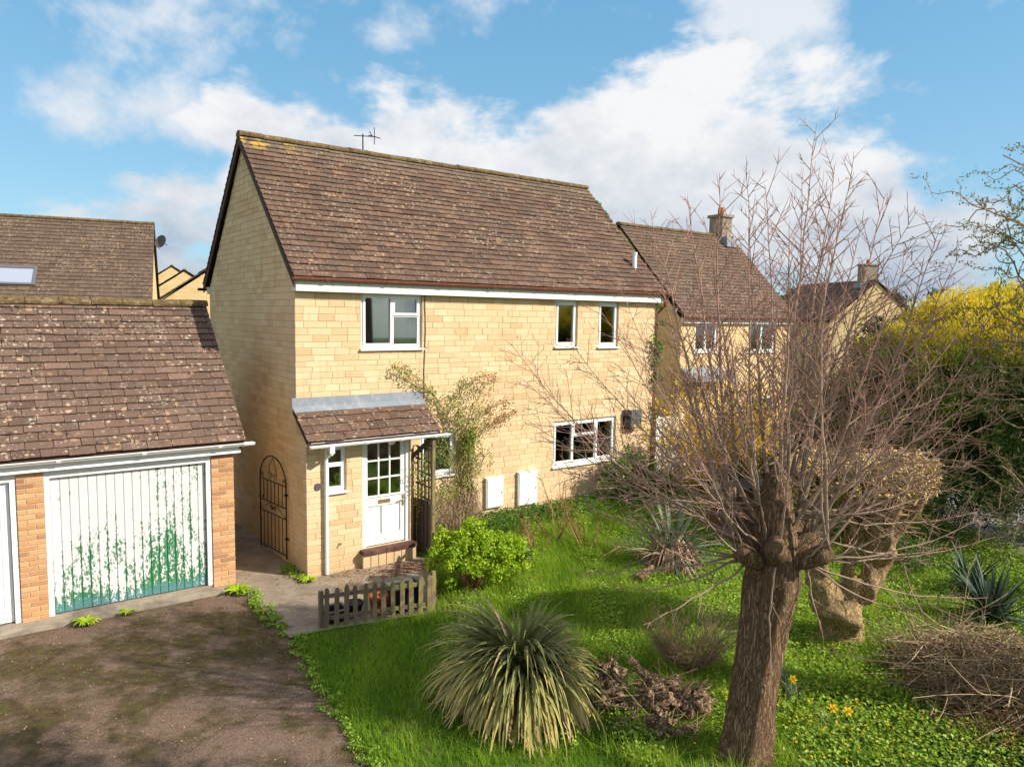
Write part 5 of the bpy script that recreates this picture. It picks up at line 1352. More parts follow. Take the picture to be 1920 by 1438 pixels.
# ---------------------------------------------------------------- tufted strap-leaf plants
def tuft(name, label, cat, c, n, Lr, wr, arch, mat, green=.5, dead_low=True, spread=(0, 1.0), part_n=260, lname='leaf', squash=None, tip=.12, va=None):
    T = thing(name, label, cat, tuple(c))
    k = 11
    t = np.linspace(0, 1, k)
    el = np.sort(RNG.random(n))                     # 0 low (old) ... 1 upright (young)
    lo, hi = math.radians(spread[0]), math.radians(spread[1])
    e = lo+(hi-lo)*el**.8
    a = RNG.uniform(0, 2*math.pi, n)
    L_ = RNG.uniform(Lr[0], Lr[1], n)
    if squash is not None: L_ = L_*squash(a)
    droop = arch*RNG.uniform(.7, 1.3, n)*(1.25-el*.75)
    ang = e[:, None]-droop[:, None]*t[None]**1.5
    seg = L_[:, None]/(k-1)
    hor = np.concatenate([np.zeros((n, 1)), np.cumsum(np.cos(ang[:, :-1])*seg, 1)], 1); ver = np.concatenate([np.zeros((n, 1)), np.cumsum(np.sin(ang[:, :-1])*seg, 1)], 1)
    st = c+np.stack([np.cos(a)*.09, np.sin(a)*.09, RNG.uniform(0, .32, n)*(el*.6+.4)], 1)
    sw = RNG.normal(0, .16, n)[:, None]*hor**1.4
    P = st[:, None]+np.stack([np.cos(a)[:, None]*hor-np.sin(a)[:, None]*sw, np.sin(a)[:, None]*hor+np.cos(a)[:, None]*sw, ver], 2)
    P[:, :, 2] = np.maximum(P[:, :, 2], float(gz(c[0], c[1]))+.015+RNG.uniform(0, .05, (n, 1)))
    Wd = RNG.uniform(wr[0], wr[1], n)[:, None]*np.clip(np.minimum(t*4+.55, 1)*((1-t)/.55), 0.04, 1)[None]
    Sd = np.stack([-np.sin(a), np.cos(a), RNG.normal(0, .25, n)], 1)
    v = va(el, n) if va else np.clip(.86-el*1.0+RNG.normal(0, .13, n), 0, 1)
    vv = np.clip(v[:, None]+np.where(t > 1-tip, .3, 0)[None]*RNG.random((n, 1)), 0, 1)
    big = set(RNG.choice(n, min(part_n, n), replace=False).tolist()); rest = [i for i in range(n) if i not in big]
    for i in sorted(big):
        b = MB(); b.ribbons(P[i:i+1], Wd[i:i+1], Sd[i:i+1], vv[i:i+1], fold=.14); b.build(lname, mat, T)
    if rest:
        b = MB(); b.ribbons(P[rest], Wd[rest], Sd[rest], vv[rest], fold=.14); b.build('leaves', mat, T, kind='stuff')
    return T
PH = np.array([0.62, -5.62, 0.0])
tuft('tufted_plant', 'huge mop of arching green and straw coloured strap leaves on the lawn', 'ornamental plant', PH, 1250, (.95, 1.27), (.038, .074), 3.0, STRAP, spread=(-8, 82), squash=lambda a: 1+.20*np.cos(a-math.radians(215))+.10*np.sin(a*3+1),
     va=lambda el, n: np.clip(np.where(RNG.random(n) < .12, RNG.uniform(.4, .9, n), .95-el*1.0+RNG.normal(0, .13, n)), 0, 1))
def yucca(label, c, n, L_, mat, name='sword_leaf_plant', w=.05, dead=0, group=None):
    T = tuft(name, label, 'spiky plant', np.array(c), n, (L_*.75, L_), (w*.7, w), .55, mat, spread=(-15, 85), part_n=n, va=lambda el, n_: RNG.uniform(.1, .9, n_))
    if dead:
        m = dead; a = RNG.uniform(0, 2*math.pi, m); k = 6; t = np.linspace(0, 1, k); L2 = RNG.uniform(.35, .75, m)
        st = np.array(c)+np.stack([np.cos(a)*.12, np.sin(a)*.12, RNG.uniform(.2, .5, m)], 1)
        P = st[:, None]+np.stack([np.cos(a)[:, None]*L2[:, None]*t*.75, np.sin(a)[:, None]*L2[:, None]*t*.75, -(t**1.6)[None]*(st[:, 2:3]-float(gz(*c[:2]))-.03)], 2)
        b = MB(); b.ribbons(P, RNG.uniform(.02, .045, (m, 1))*np.clip(1.2-t, .2, 1)[None], np.stack([-np.sin(a), np.cos(a), RNG.normal(0, .4, m)], 1), RNG.random(m), fold=.1); b.build('dead_skirt', DEADL, T, kind='stuff')
    return T
yucca('spiky grey-green plant with a skirt of dead brown leaves behind the lawn', (5.55, -3.6, .16), 120, 1.15, CORDY, w=.055, dead=520)
yucca('dark green sword leaved plant below the conifer, right of the clipped tree', (7.55, -8.0, .1), 110, .85, YUCCA, w=.055)
yucca('smaller dark sword leaved plant tucked behind the larger one near the road', (8.6, -7.3, .1), 70, .7, YUCCA, w=.05)

# ---------------------------------------------------------------- lawn and ground cover
LAWN_EDGE = [(-9.0, -1.72), (-5.8, -1.36), (-4.2, -1.18), (-2.56, -0.95)]
def lawn_left(y): return np.interp(y, [e[0] for e in LAWN_EDGE], [e[1] for e in LAWN_EDGE])
def in_lawn(x, y):
    ok = (x > lawn_left(y)+RNG.normal(0, .05, x.shape)) & (y < -0.06) & (x < 14)
    # the paved area by the door stays bare
    fr = -2.55-(x+.58)*.21
    paved = (y > fr) & (x < 1.12)
    paved |= (y > -2.85+(x-1.1)*1.8) & (x < 2.35) & (x > 1.05)
    house = (y > -.1) & (x < 8.9)
    road = (x > 9.9) & (y < (x-10.6)*1.75-9.0+6)&(x > 10.6+(y+9)*.57+.2)
    return ok & ~paved & ~house & ~road
def visible(x, y, m=60):
    d = np.stack([x, y, gz(x, y)], 1)-CAM
    z = d@FW; u = 960+FPX*(d@RV)/z; v = 719-FPX*(d@UV)/z
    return (z > 1) & (u > -m) & (u < 1920+m) & (v < 1438+2*m), z
def build_lawn():
    def scatter(n, x0, x1, y0, y1):
        x = RNG.uniform(x0, x1, n); y = RNG.uniform(y0, y1, n)
        ok = in_lawn(x, y); x, y = x[ok], y[ok]
        v, z = visible(x, y)
        keep = v & (RNG.random(len(x)) < np.clip((9.0/z)**1.1, .1, 1))
        return x[keep], y[keep]
    def blades(b, x, y, h, w, v0, v1, lean=.5, k=4):
        n = len(x); t = np.linspace(0, 1, k)
        a = RNG.uniform(0, 2*math.pi, n); ln = RNG.uniform(.15, lean, n)
        base = np.stack([x, y, gz(x, y)-.01], 1)
        hor = (ln*h)[:, None]*t[None]**1.8
        P = base[:, None]+np.stack([np.cos(a)[:, None]*hor, np.sin(a)[:, None]*hor, h[:, None]*(t-.25*ln[:, None]*t**2)], 2)
        b.ribbons(P, w[:, None]*(1-t*.92)[None], np.stack([-np.sin(a), np.cos(a), np.zeros(n)], 1), np.clip(v0+(v1-v0)*RNG.random(n)[:, None]*np.ones(k)[None]+.12*t[None], 0, 1))
    # patchiness fields from a few sines
    def field(x, y, s, ph): return .5+.25*np.sin(x*s+ph)*np.cos(y*s*1.3+ph*2)+.25*np.sin(x*s*2.3-y*s*1.7+ph*3)
    b = MB()
    x, y = scatter(420000, -2.0, 13.5, -11.2, -0.05)
    p = field(x, y, 1.1, .4)
    tall = S(x, .8, 2.4)*.6+.4
    h = (.06+.09*p*tall+.05*RNG.random(len(x)))*(.75+.6*tall)
    keep = RNG.random(len(x)) < np.clip(1.05-S(x*.75-y*.45, 4.9, 6.6)*.92-.25*(field(x-2, y, 1.9, .7) > .62), .10, 1)
    x, y, h, p = x[keep], y[keep], h[keep], p[keep]
    q = .5*p+.5*field(x+3, y, 2.9, 1.1); blades(b, x, y, h, RNG.uniform(.006, .011, len(x)), (.02+.42*q)[:, None], (.42+.42*q)[:, None], 1.1)
    # longer tussocks in the middle of the garden
    nt = 900; tx = RNG.uniform(.6, 9, nt); ty = RNG.uniform(-8.8, -.4, nt); ok = in_lawn(tx, ty); tx, ty = tx[ok], ty[ok]
    v, z = visible(tx, ty); tx, ty = tx[v], ty[v]
    m = 42; x = np.repeat(tx, m)+RNG.normal(0, .075, len(tx)*m); y = np.repeat(ty, m)+RNG.normal(0, .075, len(tx)*m)
    hh = np.repeat(RNG.uniform(.16, .33, len(tx)), m)*RNG.uniform(.6, 1.1, len(x))
    blades(b, x, y, hh, RNG.uniform(.007, .012, len(x)), .3, .93, 1.15, 5)
    # dry blades
    x, y = scatter(16000, -1.6, 10, -11, -.2); kk = RNG.random(len(x)) < .15+.85*S(field(x+5, y+2, 2.4, .3), .5, .75); x, y = x[kk], y[kk]; blades(b, x, y, RNG.uniform(.05, .16, len(x)), RNG.uniform(.005, .009, len(x)), .9, 1.0, 1.2)
    b.build('grass', GRASS, None, kind='stuff', label='uneven bright green lawn grass with longer tussocks')
    # broad-leaved ground cover in the right half and under the walls
    b = MB()
    def cover(n, x0, x1, y0, y1, dens, ln, v0, v1, hmax=.10):
        x, y = scatter(n, x0, x1, y0, y1)
        k = RNG.random(len(x)) < dens(x, y); x, y = x[k], y[k]; n = len(x)
        P = np.stack([x, y, gz(x, y)+RNG.uniform(.01, hmax, n)], 1)
        N = np.array([0, 0, 1.])+RNG.normal(0, .45, (n, 3)); b.leaves(P, np.cross(N, unit(n)), N, RNG.uniform(.6, 1.3, n)*ln, RNG.uniform(.6, 1.2, n)*ln*.75, RNG.uniform(v0, v1, n))
    cover(300000, 1.2, 13.5, -11.2, -.1, lambda x, y: np.clip(S(x*.75-y*.45, 4.7, 6.3)*(.30+.8*field(x, y, 1.7, 2.)), 0, 1), .052, .42, 1.0, .18)
    cover(90000, 1.2, 13.5, -11.2, -.1, lambda x, y: np.clip(S(x*.75-y*.45, 4.7, 6.3)*S(field(x, y, 1.3, .2), .5, .7), 0, 1), .050, .0, .45, .11)
    cover(110000, .4, 6, -8, -.5, lambda x, y: .9*S(field(x+1, y, 2.1, 1.2), .50, .70), .04, .35, 1.0, .16)
    cover(40000, 2.3, 9.0, -1.6, -.05, lambda x, y: S(y, -1.5, -.4), .06, 0, .55, .22)
    cover(60000, 2.0, 5.5, -10.5, -8.0, lambda x, y: np.full(x.shape, .7), .045, .0, .5, .08)
    b.build('ground_cover', COVER, None, kind='stuff', label='low leafy ground cover on the shaded right side of the garden')
    # strap leaved bulbs: long arching leaves in clumps
    b = MB()
    cl = []
    for _ in range(230):
        x, y = RNG.uniform(2.6, 9.0), RNG.uniform(-9.2, -4.5)
        cl.append((x, y))
    cl += [(1.55+RNG.normal(0, .3), -3.3+RNG.normal(0, .3)) for _ in range(16)]
    cl = np.array(cl); ok = in_lawn(cl[:, 0], cl[:, 1]); cl = cl[ok]
    m = 22; x = np.repeat(cl[:, 0], m)+RNG.normal(0, .05, len(cl)*m); y = np.repeat(cl[:, 1], m)+RNG.normal(0, .05, len(cl)*m)
    blades(b, x, y, RNG.uniform(.16, .34, len(x)), RNG.uniform(.010, .017, len(x)), .35, .9, 1.5, 6)
    b.build('bulb_leaves', GRASS, None, kind='stuff', label='arching strap leaves of spring bulbs scattered through the garden')
    # tiny yellow flowers dotted through the grass
    b = MB()
    x = np.concatenate([RNG.uniform(2.0, 7.5, 190), RNG.normal(3.0, .5, 130)]); y = np.concatenate([RNG.uniform(-9.3, -2.5, 190), RNG.normal(-8.1, .55, 130)])
    ok = in_lawn(x, y); x, y = x[ok], y[ok]; n = len(x)
    C_ = np.stack([x, y, gz(x, y)+RNG.uniform(.12, .21, n)], 1)
    for q in range(4):
        N = np.array([0, 0, 1.])+RNG.normal(0, .3, (n, 3)); b.leaves(C_, np.cross(N, unit(n)), N, .034, .02, RNG.random(n))
    b.build('celandine_flowers', YELLOWF, None, kind='stuff', label='tiny yellow flowers dotted through the grass')
    # moss tufts and loose chippings on the drive
    b = MB()
    n = 1500; x = RNG.uniform(-5, -1.1, n); y = RNG.uniform(-8, -.5, n); s = RNG.uniform(.005, .014, n)
    P = np.stack([x, y, np.full(n, .012)], 1)
    b.leaves(P, unit(n)*[1, 1, 0], np.tile([0, 0, 1.], (n, 1))+RNG.normal(0, .2, (n, 3)), s*2, s*1.5, RNG.random(n))
    m = 420; x = np.concatenate([RNG.normal(1.55, .4, m), RNG.uniform(.35, 1.0, 60), RNG.uniform(-.95, -.1, 40)]); y = np.concatenate([RNG.normal(-.95, .16, m), RNG.uniform(-.75, -.5, 60), RNG.uniform(-1, 3, 40)])
    ok = ~((y > -.66) & (x > .9)) & (x < 2.25); x, y = x[ok], y[ok]
    lb = MB(); N = np.array([0, 0, 1.])+RNG.normal(0, .35, (len(x), 3)); lb.leaves(np.stack([x, y, np.full(len(x), .022)+RNG.uniform(0, .012, len(x))], 1), np.cross(N, unit(len(x))), N, RNG.uniform(.03, .07, len(x)), .03, RNG.uniform(0, .7, len(x)))
    lb.build('leaf_litter', REDST, None, kind='stuff', label='dead brown leaves blown against the doorstep')
    b.build('chippings', DRYST, None, kind='stuff', label='pale chippings and leaf scraps littered on the drive')
    b = MB()
    # weeds creeping along the joint between drive and path, and fringe of the lawn
    cl = []
    for t in np.linspace(0, 1, 34):
        cl.append((-1.05+RNG.normal(0, .07), -.45-2.0*t+RNG.normal(0, .05), .12*(1-t*.65)))
    for t in np.linspace(0, 1, 60):
        yy = -2.6-5.2*t; cl.append((lawn_left(yy)+RNG.normal(-.05, .06), yy, .075))
    for t in np.linspace(0, 1, 16): cl.append((-.12+RNG.normal(0, .05), .3-.75*t+RNG.normal(0, .06), .10))
    for t in np.linspace(0, 1, 10): cl.append((-1.0+RNG.normal(0, .05), 2.2+2.5*t, .14))
    cl = np.array(cl)
    clump_leaves(b, np.stack([cl[:, 0], cl[:, 1], cl[:, 2]*.55], 1), cl[:, 2], 55, .032, .022, .25, 1.0, .6)
    b.build('weeds', COVER, None, kind='stuff', label='bright green weeds creeping along the path edges and gable foot')
build_lawn()
def weed(label, c, r, n=22):
    b = MB()
    k = 6; t = np.linspace(0, 1, k); a = RNG.uniform(0, 2*math.pi, n); L_ = RNG.uniform(.6, 1.1, n)*r
    P = np.array(c)+np.stack([np.cos(a)[:, None]*L_[:, None]*t, np.sin(a)[:, None]*L_[:, None]*t, L_[:, None]*(t*1.1-t*t*.85)], 2)
    b.ribbons(P, (r*.26)*np.sin(np.clip(t*.9+.12, 0, 1)*math.pi)[None]*np.ones((n, 1)), np.stack([-np.sin(a), np.cos(a), RNG.normal(0, .2, n)], 1), RNG.uniform(.5, 1, n), fold=.2)
    o = b.build('weed', SHRUB, None); o['label'] = label; o['category'] = 'weed'; o['group'] = 'leafy weeds along the garage foot'
weed('large leafy weed at the garage plinth below the left of the flaking door', (-3.25, -.46, .01), .22, 30)
weed('small upright weed at the plinth below the middle of the flaking door', (-2.72, -.40, .01), .15, 16)
weed('leafy weed at the foot of the right brick pier', (-1.16, -.48, .01), .24, 40)
weed('leafy weed on the path at the porch corner of the house', (-.05, -.62, .015), .17, 34)

# ---------------------------------------------------------------- shrubs
def shrub(name, label, cat, c, clumps, n, ln, wd, mat, stem_mat, stems=14, v=(0, 1), group=None, flat=1.0, stem_r=.012, crown_name='foliage', up=.3, R_=(.12, .22), shell=.25):
    """clumps: (m,3) clump centres in world space"""
    T = thing(name, label, cat, tuple(c), group)
    C_ = np.array(clumps, float)
    b = MB(); clump_leaves(b, C_, RNG.uniform(R_[0], R_[1], len(C_)), n, ln, wd, v[0], v[1], flat, up, shell); b.build(crown_name, mat, T, kind='stuff')
    if stems:
        b = MB(); idx = RNG.integers(0, len(C_), stems)
        P0 = np.array(c)+np.stack([RNG.normal(0, .07, stems), RNG.normal(0, .07, stems), np.zeros(stems)], 1); P2 = C_[idx]
        P1 = P0*.5+P2*.5+RNG.normal(0, .06, (stems, 3))-np.stack([(P2-P0)[:, 0]*.15, (P2-P0)[:, 1]*.15, -np.abs(P2-P0)[:, 2]*.08], 1)
        b.tubes(np.stack([P0, P1, P2], 1), np.array([[stem_r, stem_r*.75, stem_r*.4]]*stems), 5, RNG.random(stems)); b.build('stems', stem_mat, T, kind='stuff')
    return T
def dome(c, rx, ry, rz, n, zmin=.1):
    u = unit(n*3); u = u[u[:, 2] > -.1][:n]; r = RNG.uniform(.55, 1.0, len(u))[:, None]
    return np.array(c)+u*r*np.array([rx, ry, rz])+np.array([0, 0, zmin])
cB = np.array([1.95, -2.55, .05])
shrub('bright_shrub', 'lime green leafy shrub in spring growth beside the picket fence', 'shrub', cB, np.concatenate([dome(cB+[0, 0, .35], .64, .55, .66, 170)+RNG.normal(0, .07, (170, 3)), dome(cB+[.5, -.1, .3], .5, .5, .5, 90)+RNG.normal(0, .06, (90, 3)), dome(cB+[-.5, .05, .45], .25, .3, .5, 30)]), 62, .05, .036, SHRUB, REDST, 26, (.05, 1), R_=(.05, .13), stem_r=.014)
cW = np.array([7.5, -.55, .3])
shrub('wall_shrub', 'dark green shrub against the stone wall right of the large ground floor window', 'shrub', cW, np.concatenate([dome(cW+[0, 0, .3], .85, .4, .85, 70), dome(cW+[.8, 0, .1], .6, .4, .6, 40)]), 60, .06, .035, COVER, DRYST, 18, (0, .55), R_=(.1, .2))
def wispy(name, label, c, n, h, spread, mat, leaf=None, up=.2, r=.006, nb=3, lv=(0, 1), group=None, lean=(0, 0), vb=(0, 1)):
    """a bare or thinly leaved shrub of fine stems"""
    T = thing(name, label, 'shrub', tuple(c), group)
    b = MB(); tips = []
    L0, L1 = [], []
    for _ in range(n):
        a = RNG.uniform(0, 2*math.pi); d = np.array([math.cos(a)*spread+lean[0], math.sin(a)*spread+lean[1], 1.0])
        Q = grow(np.array(c)+[math.cos(a)*.08, math.sin(a)*.08, 0], d, h*RNG.uniform(.6, 1.1), 8, up, .35); L0.append(Q)
        for j in range(nb):
            k = int(RNG.integers(2, 7)); dd = Q[k]-Q[k-1]; dd /= np.linalg.norm(dd)
            q = grow(Q[k], dd+perp(dd)*.8, h*RNG.uniform(.15, .4), 5, up, .4); L1.append(q); tips.append(q[2:])
        tips.append(Q[4:])
    L0 = np.array(L0); b.tubes(L0, np.linspace(r, r*.35, 8)[None]*np.ones((n, 1)), 5, RNG.uniform(vb[0], vb[1], n))
    if L1: L1 = np.array(L1); b.tubes(L1, np.linspace(r*.5, r*.2, 5)[None]*np.ones((len(L1), 1)), 4, RNG.uniform(vb[0], vb[1], len(L1)))
    b.build('stems', mat, T, kind='stuff')
    if leaf:
        m_, k, ln, wd = leaf; P = np.concatenate(tips); P = np.repeat(P, k, 0)+RNG.normal(0, .03, (len(P)*k, 3))
        b = MB(); N = unit(len(P))+[0, 0, .5]; b.leaves(P, np.cross(N, unit(len(P))), N, ln*RNG.uniform(.6, 1.2, len(P)), wd, RNG.uniform(lv[0], lv[1], len(P))); b.build('foliage', m_, T, kind='stuff')
    return T
wispy('dry_shrub', 'dry straw coloured twiggy shrub against the wall under the small window', (2.95, -.6, .15), 80, 1.0, .45, DRYST, (DRYST, 1, .02, .012), nb=6, r=.005)
for k, (x, y, h, lab) in enumerate([(3.75, -2.0, .75, 'leaning russet rose stems nearest the lime green shrub'), (4.3, -1.75, .8, 'upright russet rose stems in the middle of the bed below the meter boxes'), (4.75, -2.2, .8, 'russet rose stems farthest from the porch, thickest clump'), (5.15, -1.0, 1.0, 'thin rose with brown leaves close to the wall right of the meter boxes')]):
    wispy('rose_bush', lab, (x, y, float(gz(x, y))), 9, h, .5, REDST, (CLIMB, 1, .03, .02), nb=3, r=.010, lv=(.7, 1), group='bare rose bushes in the wall bed')
wispy('brown_scrub', 'fine brown twiggy scrub to the left of the big pollard trunk', (2.75, -6.35, .02), 170, .85, .75, DRYST, None, nb=7, r=.004, up=-.05, vb=(0, .7))
wispy('brown_scrub', 'sparse dry grass stalks on the paving inside the front fence', (.28, -1.55, .02), 60, .42, .5, DRYST, None, nb=2, r=.003, vb=(.4, 1))

# climber on the wall beside the porch
def build_climber():
    T = thing('climber', 'straggly climbing rose on the wall beside the porch with green and reddish leaves', 'climbing plant', (3.45, -.2, .3))
    b = MB(); main = []
    def run(p, q, n, r, wob=.12, sag=.0, v=.5):
        p, q = np.array(p), np.array(q); k = 14; t = np.linspace(0, 1, k)[:, None]
        for _ in range(n):
            Q = p+(q-p)*t+np.cumsum(RNG.normal(0, wob/3, (k, 3)), 0)*np.sin(t*math.pi)*[1, .5, .6]+np.array([0, 0, sag])*np.sin(t*math.pi)
            Q[:, 1] = np.minimum(Q[:, 1], -.03)
            b.tubes(Q, np.linspace(r, r*.55, k), 5, RNG.uniform(max(0, v-.3), min(1, v+.3), 1)); main.append(Q)
    run((3.5, -.15, .2), (3.45, -.12, 1.3), 16, .016, v=.7); run((3.45, -.12, 1.2), (3.5, -.16, 2.2), 18, .011); run((3.42, -.2, .25), (3.4, -.2, 1.9), 14, .009, .22, v=.75); run((3.85, -.12, .2), (3.6, -.1, 1.2), 3, .014)
    tips0 = len(main)
    run((3.45, -.15, 1.5), (3.15, -.2, 2.7), 4, .008, .1); run((3.4, -.15, 2.0), (2.9, -.2, 2.95), 3, .007, .1)
    run((3.0, -.1, 2.4), (2.62, -.1, 3.05), 2, .006, .08); run((2.75, -.1, 2.85), (1.85, -.12, 3.52), 3, .006, .05, .1)
    run((3.3, -.18, 2.2), (3.95, -.25, 3.25), 3, .007, .1, .25); run((3.3, -.16, 2.0), (4.25, -.28, 2.75), 4, .007, .15, .2); run((3.5, -.15, 2.0), (4.5, -.22, 2.5), 3, .006, .12, .1)
    run((2.95, -.12, 2.6), (3.8, -.2, 3.3), 3, .005, .1, .15); run((3.4, -.15, 1.2), (3.9, -.2, 1.75), 3, .005, .1); run((3.1, -.2, 1.4), (2.5, -.55, 2.35), 4, .006, .12); run((3.2, -.2, 1.0), (2.4, -.5, 1.2), 3, .005, .12)
    b.build('stems', DRYST, T, kind='stuff')
    P = np.concatenate([q[3:] for q in main[tips0:]]+[q[8:] for q in main[16:34]]+[q[7:] for q in main[34:48]])
    v = np.clip(.30+.65*S(P[:, 0]*.9+(P[:, 2]-2.2)*.25, 3.0, 3.9), 0, 1)
    k = 7; P = np.repeat(P, k, 0)+RNG.normal(0, .062, (len(P)*k, 3)); v = np.repeat(v, k)+RNG.normal(0, .16, len(P)); P[:, 1] = np.minimum(P[:, 1], -.03)
    b = MB(); N = unit(len(P))+[0, -.4, .5]; b.leaves(P, np.cross(N, unit(len(P))), N, RNG.uniform(.03, .065, len(P)), RNG.uniform(.018, .036, len(P)), np.clip(v, 0, 1)); b.build('foliage', CLIMB, T, kind='stuff')
    # trellis growth beside the door
    T = thing('climber', 'thin green climber growing through the trellis at the porch side', 'climbing plant', (2.33, -.3, .1))
    b = MB(); main.clear(); run((2.4, -.4, .1), (2.36, -.35, 2.0), 7, .006, .15); run((2.3, -.3, .8), (2.1, -.5, 1.3), 4, .004, .1); run((2.3, -.5, 1.4), (2.15, -.6, 1.8), 3, .004, .1); b.build('stems', DRYST, T, kind='stuff')
    P = np.concatenate([q[2:] for q in main]); P = np.repeat(P, 3, 0)+RNG.normal(0, .05, (len(P)*3, 3))
    b = MB(); N = unit(len(P))+[0, -.4, .5]; b.leaves(P, np.cross(N, unit(len(P))), N, .045, .028, RNG.uniform(0, .6, len(P))); b.build('foliage', CLIMB, T, kind='stuff')
    # ivy up the far corner of the house and over its verge
    T = thing('ivy', 'ivy climbing the right hand corner of the stone house', 'ivy', (8.85, -.05, .3))
    z = np.concatenate([RNG.uniform(3.0, 4.4, 34), RNG.uniform(1.6, 3.0, 10), RNG.uniform(4.4, 5.0, 6)]); C_ = np.stack([8.84+RNG.normal(0, .09, 50), RNG.uniform(-.12, .3, 50), z], 1)
    b = MB(); clump_leaves(b, C_, .15, 40, .06, .05, 0, .5, 1, .3); b.build('foliage', COVER, T, kind='stuff')
    b = MB(); b.tubes([[(8.86, -.02, .1), (8.83, -.02, 1.5), (8.87, -.02, 3.2), (8.85, -.03, 4.8)]], [[.022, .018, .014, .008]], 6, .3); b.build('stem', DRYST, T)
    T = thing('ivy', 'ivy and moss trailing along the right edge of the main roof', 'ivy', (8.95, .8, 5.0))
    t = .45+.5*RNG.random(22); C_ = np.stack([8.93+RNG.normal(0, .02, 22), -.1+2.5*t, 5.14+2.5*t*1.0], 1)
    b = MB(); clump_leaves(b, C_, .07, 16, .045, .035, .1, .6, .6, .3); b.build('foliage', COVER, T, kind='stuff')
build_climber()
def build_cypress_hedge():
    pass
def sprays(b, C_, out, n, L_, wdt, v):
    """flattened conifer sprays: n small tapering blades fanned from each point C along its outward direction"""
    m = len(C_)
    d = np.repeat(out, n, 0)+RNG.normal(0, .42, (m*n, 3)); d /= np.linalg.norm(d, axis=1, keepdims=True)
    P = np.repeat(C_, n, 0)+RNG.normal(0, .07, (m*n, 3))
    b.leaves(P+d*L_*.4, d, unit(m*n), L_*RNG.uniform(.6, 1.3, m*n), wdt*RNG.uniform(.6, 1.3, m*n), np.clip(np.repeat(v, n)+RNG.normal(0, .09, m*n), 0, 1))
def build_conifer():
    c = np.array([11.6, -5.35, -.05]); rv = np.array([RV[0], RV[1], 0]); toc = CAM-c; toc[2] = 0; toc /= np.linalg.norm(toc)
    T = thing('golden_conifer', 'broad golden conifer, yellow on top and dark green below, right of the pollard', 'tree', tuple(c))
    # lobed crown: ellipsoid lobes
    lobes = []
    for _ in range(34):
        x = RNG.uniform(-1.3, 3.4); y = RNG.uniform(-1.5, 1.3); zt = 4.95-.13*(x-1.2)**2-.2*y*y+RNG.uniform(-.5, .1)
        lobes.append((x, y, zt-.75, RNG.uniform(.55, .95)))
    for _ in range(105):
        x = RNG.uniform(-1.9, 3.6); y = RNG.uniform(-.5, 1.9); lobes.append((x, y, RNG.uniform(1.15 if x < -.4 else .75, 4.0-.35*max(0, .5-x)), RNG.uniform(.5, .9)))
    for _ in range(14): lobes.append((RNG.uniform(-2.7, -1.2), RNG.uniform(-.5, 1.0), RNG.uniform(1.0, 2.9), RNG.uniform(.45, .75)))
    for x in np.linspace(-.9, 3.2, 9): lobes.append((x, RNG.uniform(-.3, .6), 4.75-.13*(x-1.2)**2+RNG.uniform(-.2, .25), .42))
    b = MB(); Cs, Os, Vs = [], [], []
    for (x, y, z, r) in lobes:
        u = unit(120); u = u[(u[:, 2] > -.55)]
        P = c+rv*x+toc*y+np.array([0, 0, z])+u*r*RNG.uniform(.72, 1.05, (len(u), 1))*[1, 1, 1.05]
        Cs.append(P); o = u+np.array([0, 0, .55]); Os.append(o/np.linalg.norm(o, axis=1, keepdims=True))
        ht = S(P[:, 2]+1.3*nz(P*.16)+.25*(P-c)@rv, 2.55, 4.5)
        vv = .15+.70*ht*(.35+.65*S(u[:, 2], -.3, .5))+.22*S(u[:, 2], .2, .8)*S(P[:, 2], 1.4, 3)  # real golden growth by height; undersides darker by facing, shade put into the colour
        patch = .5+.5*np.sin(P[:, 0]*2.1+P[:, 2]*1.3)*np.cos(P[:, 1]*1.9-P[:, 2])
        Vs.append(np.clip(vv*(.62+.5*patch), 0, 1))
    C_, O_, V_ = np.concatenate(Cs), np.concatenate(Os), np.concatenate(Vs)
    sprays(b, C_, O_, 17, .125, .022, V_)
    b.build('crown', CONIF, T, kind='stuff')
    for (x, y, lean, r) in ((-1.35, .75, .08, .20), (-1.05, .6, -.12, .13)):
        p = c+rv*x+toc*y
        m = MB(); m.tubes([[p-[0, 0, .15], p+rv*lean*.5+[0, 0, .7], p+rv*lean+[0, 0, 1.6], p+rv*(lean*1.6+.2)+[0, 0, 3.2]]], [[r*1.25, r, r*.9, r*.5]], 12); m.build('trunk', BARK, T, True)
    b = MB()
    for _ in range(60):
        x = RNG.uniform(-2.3, 3.1); p = c+rv*RNG.uniform(-1.3, -.9)+toc*.5+[0, 0, RNG.uniform(1.2, 3)]; q = c+rv*x+toc*RNG.uniform(-.5, 1.6)+[0, 0, RNG.uniform(1.1, 4.2)]
        b.tubes([[p, p*.5+q*.5+[0, 0, .2], q]], [[.04, .025, .008]], 5, .1)
    b.build('limbs', SHOOT, T, kind='stuff')
build_conifer()
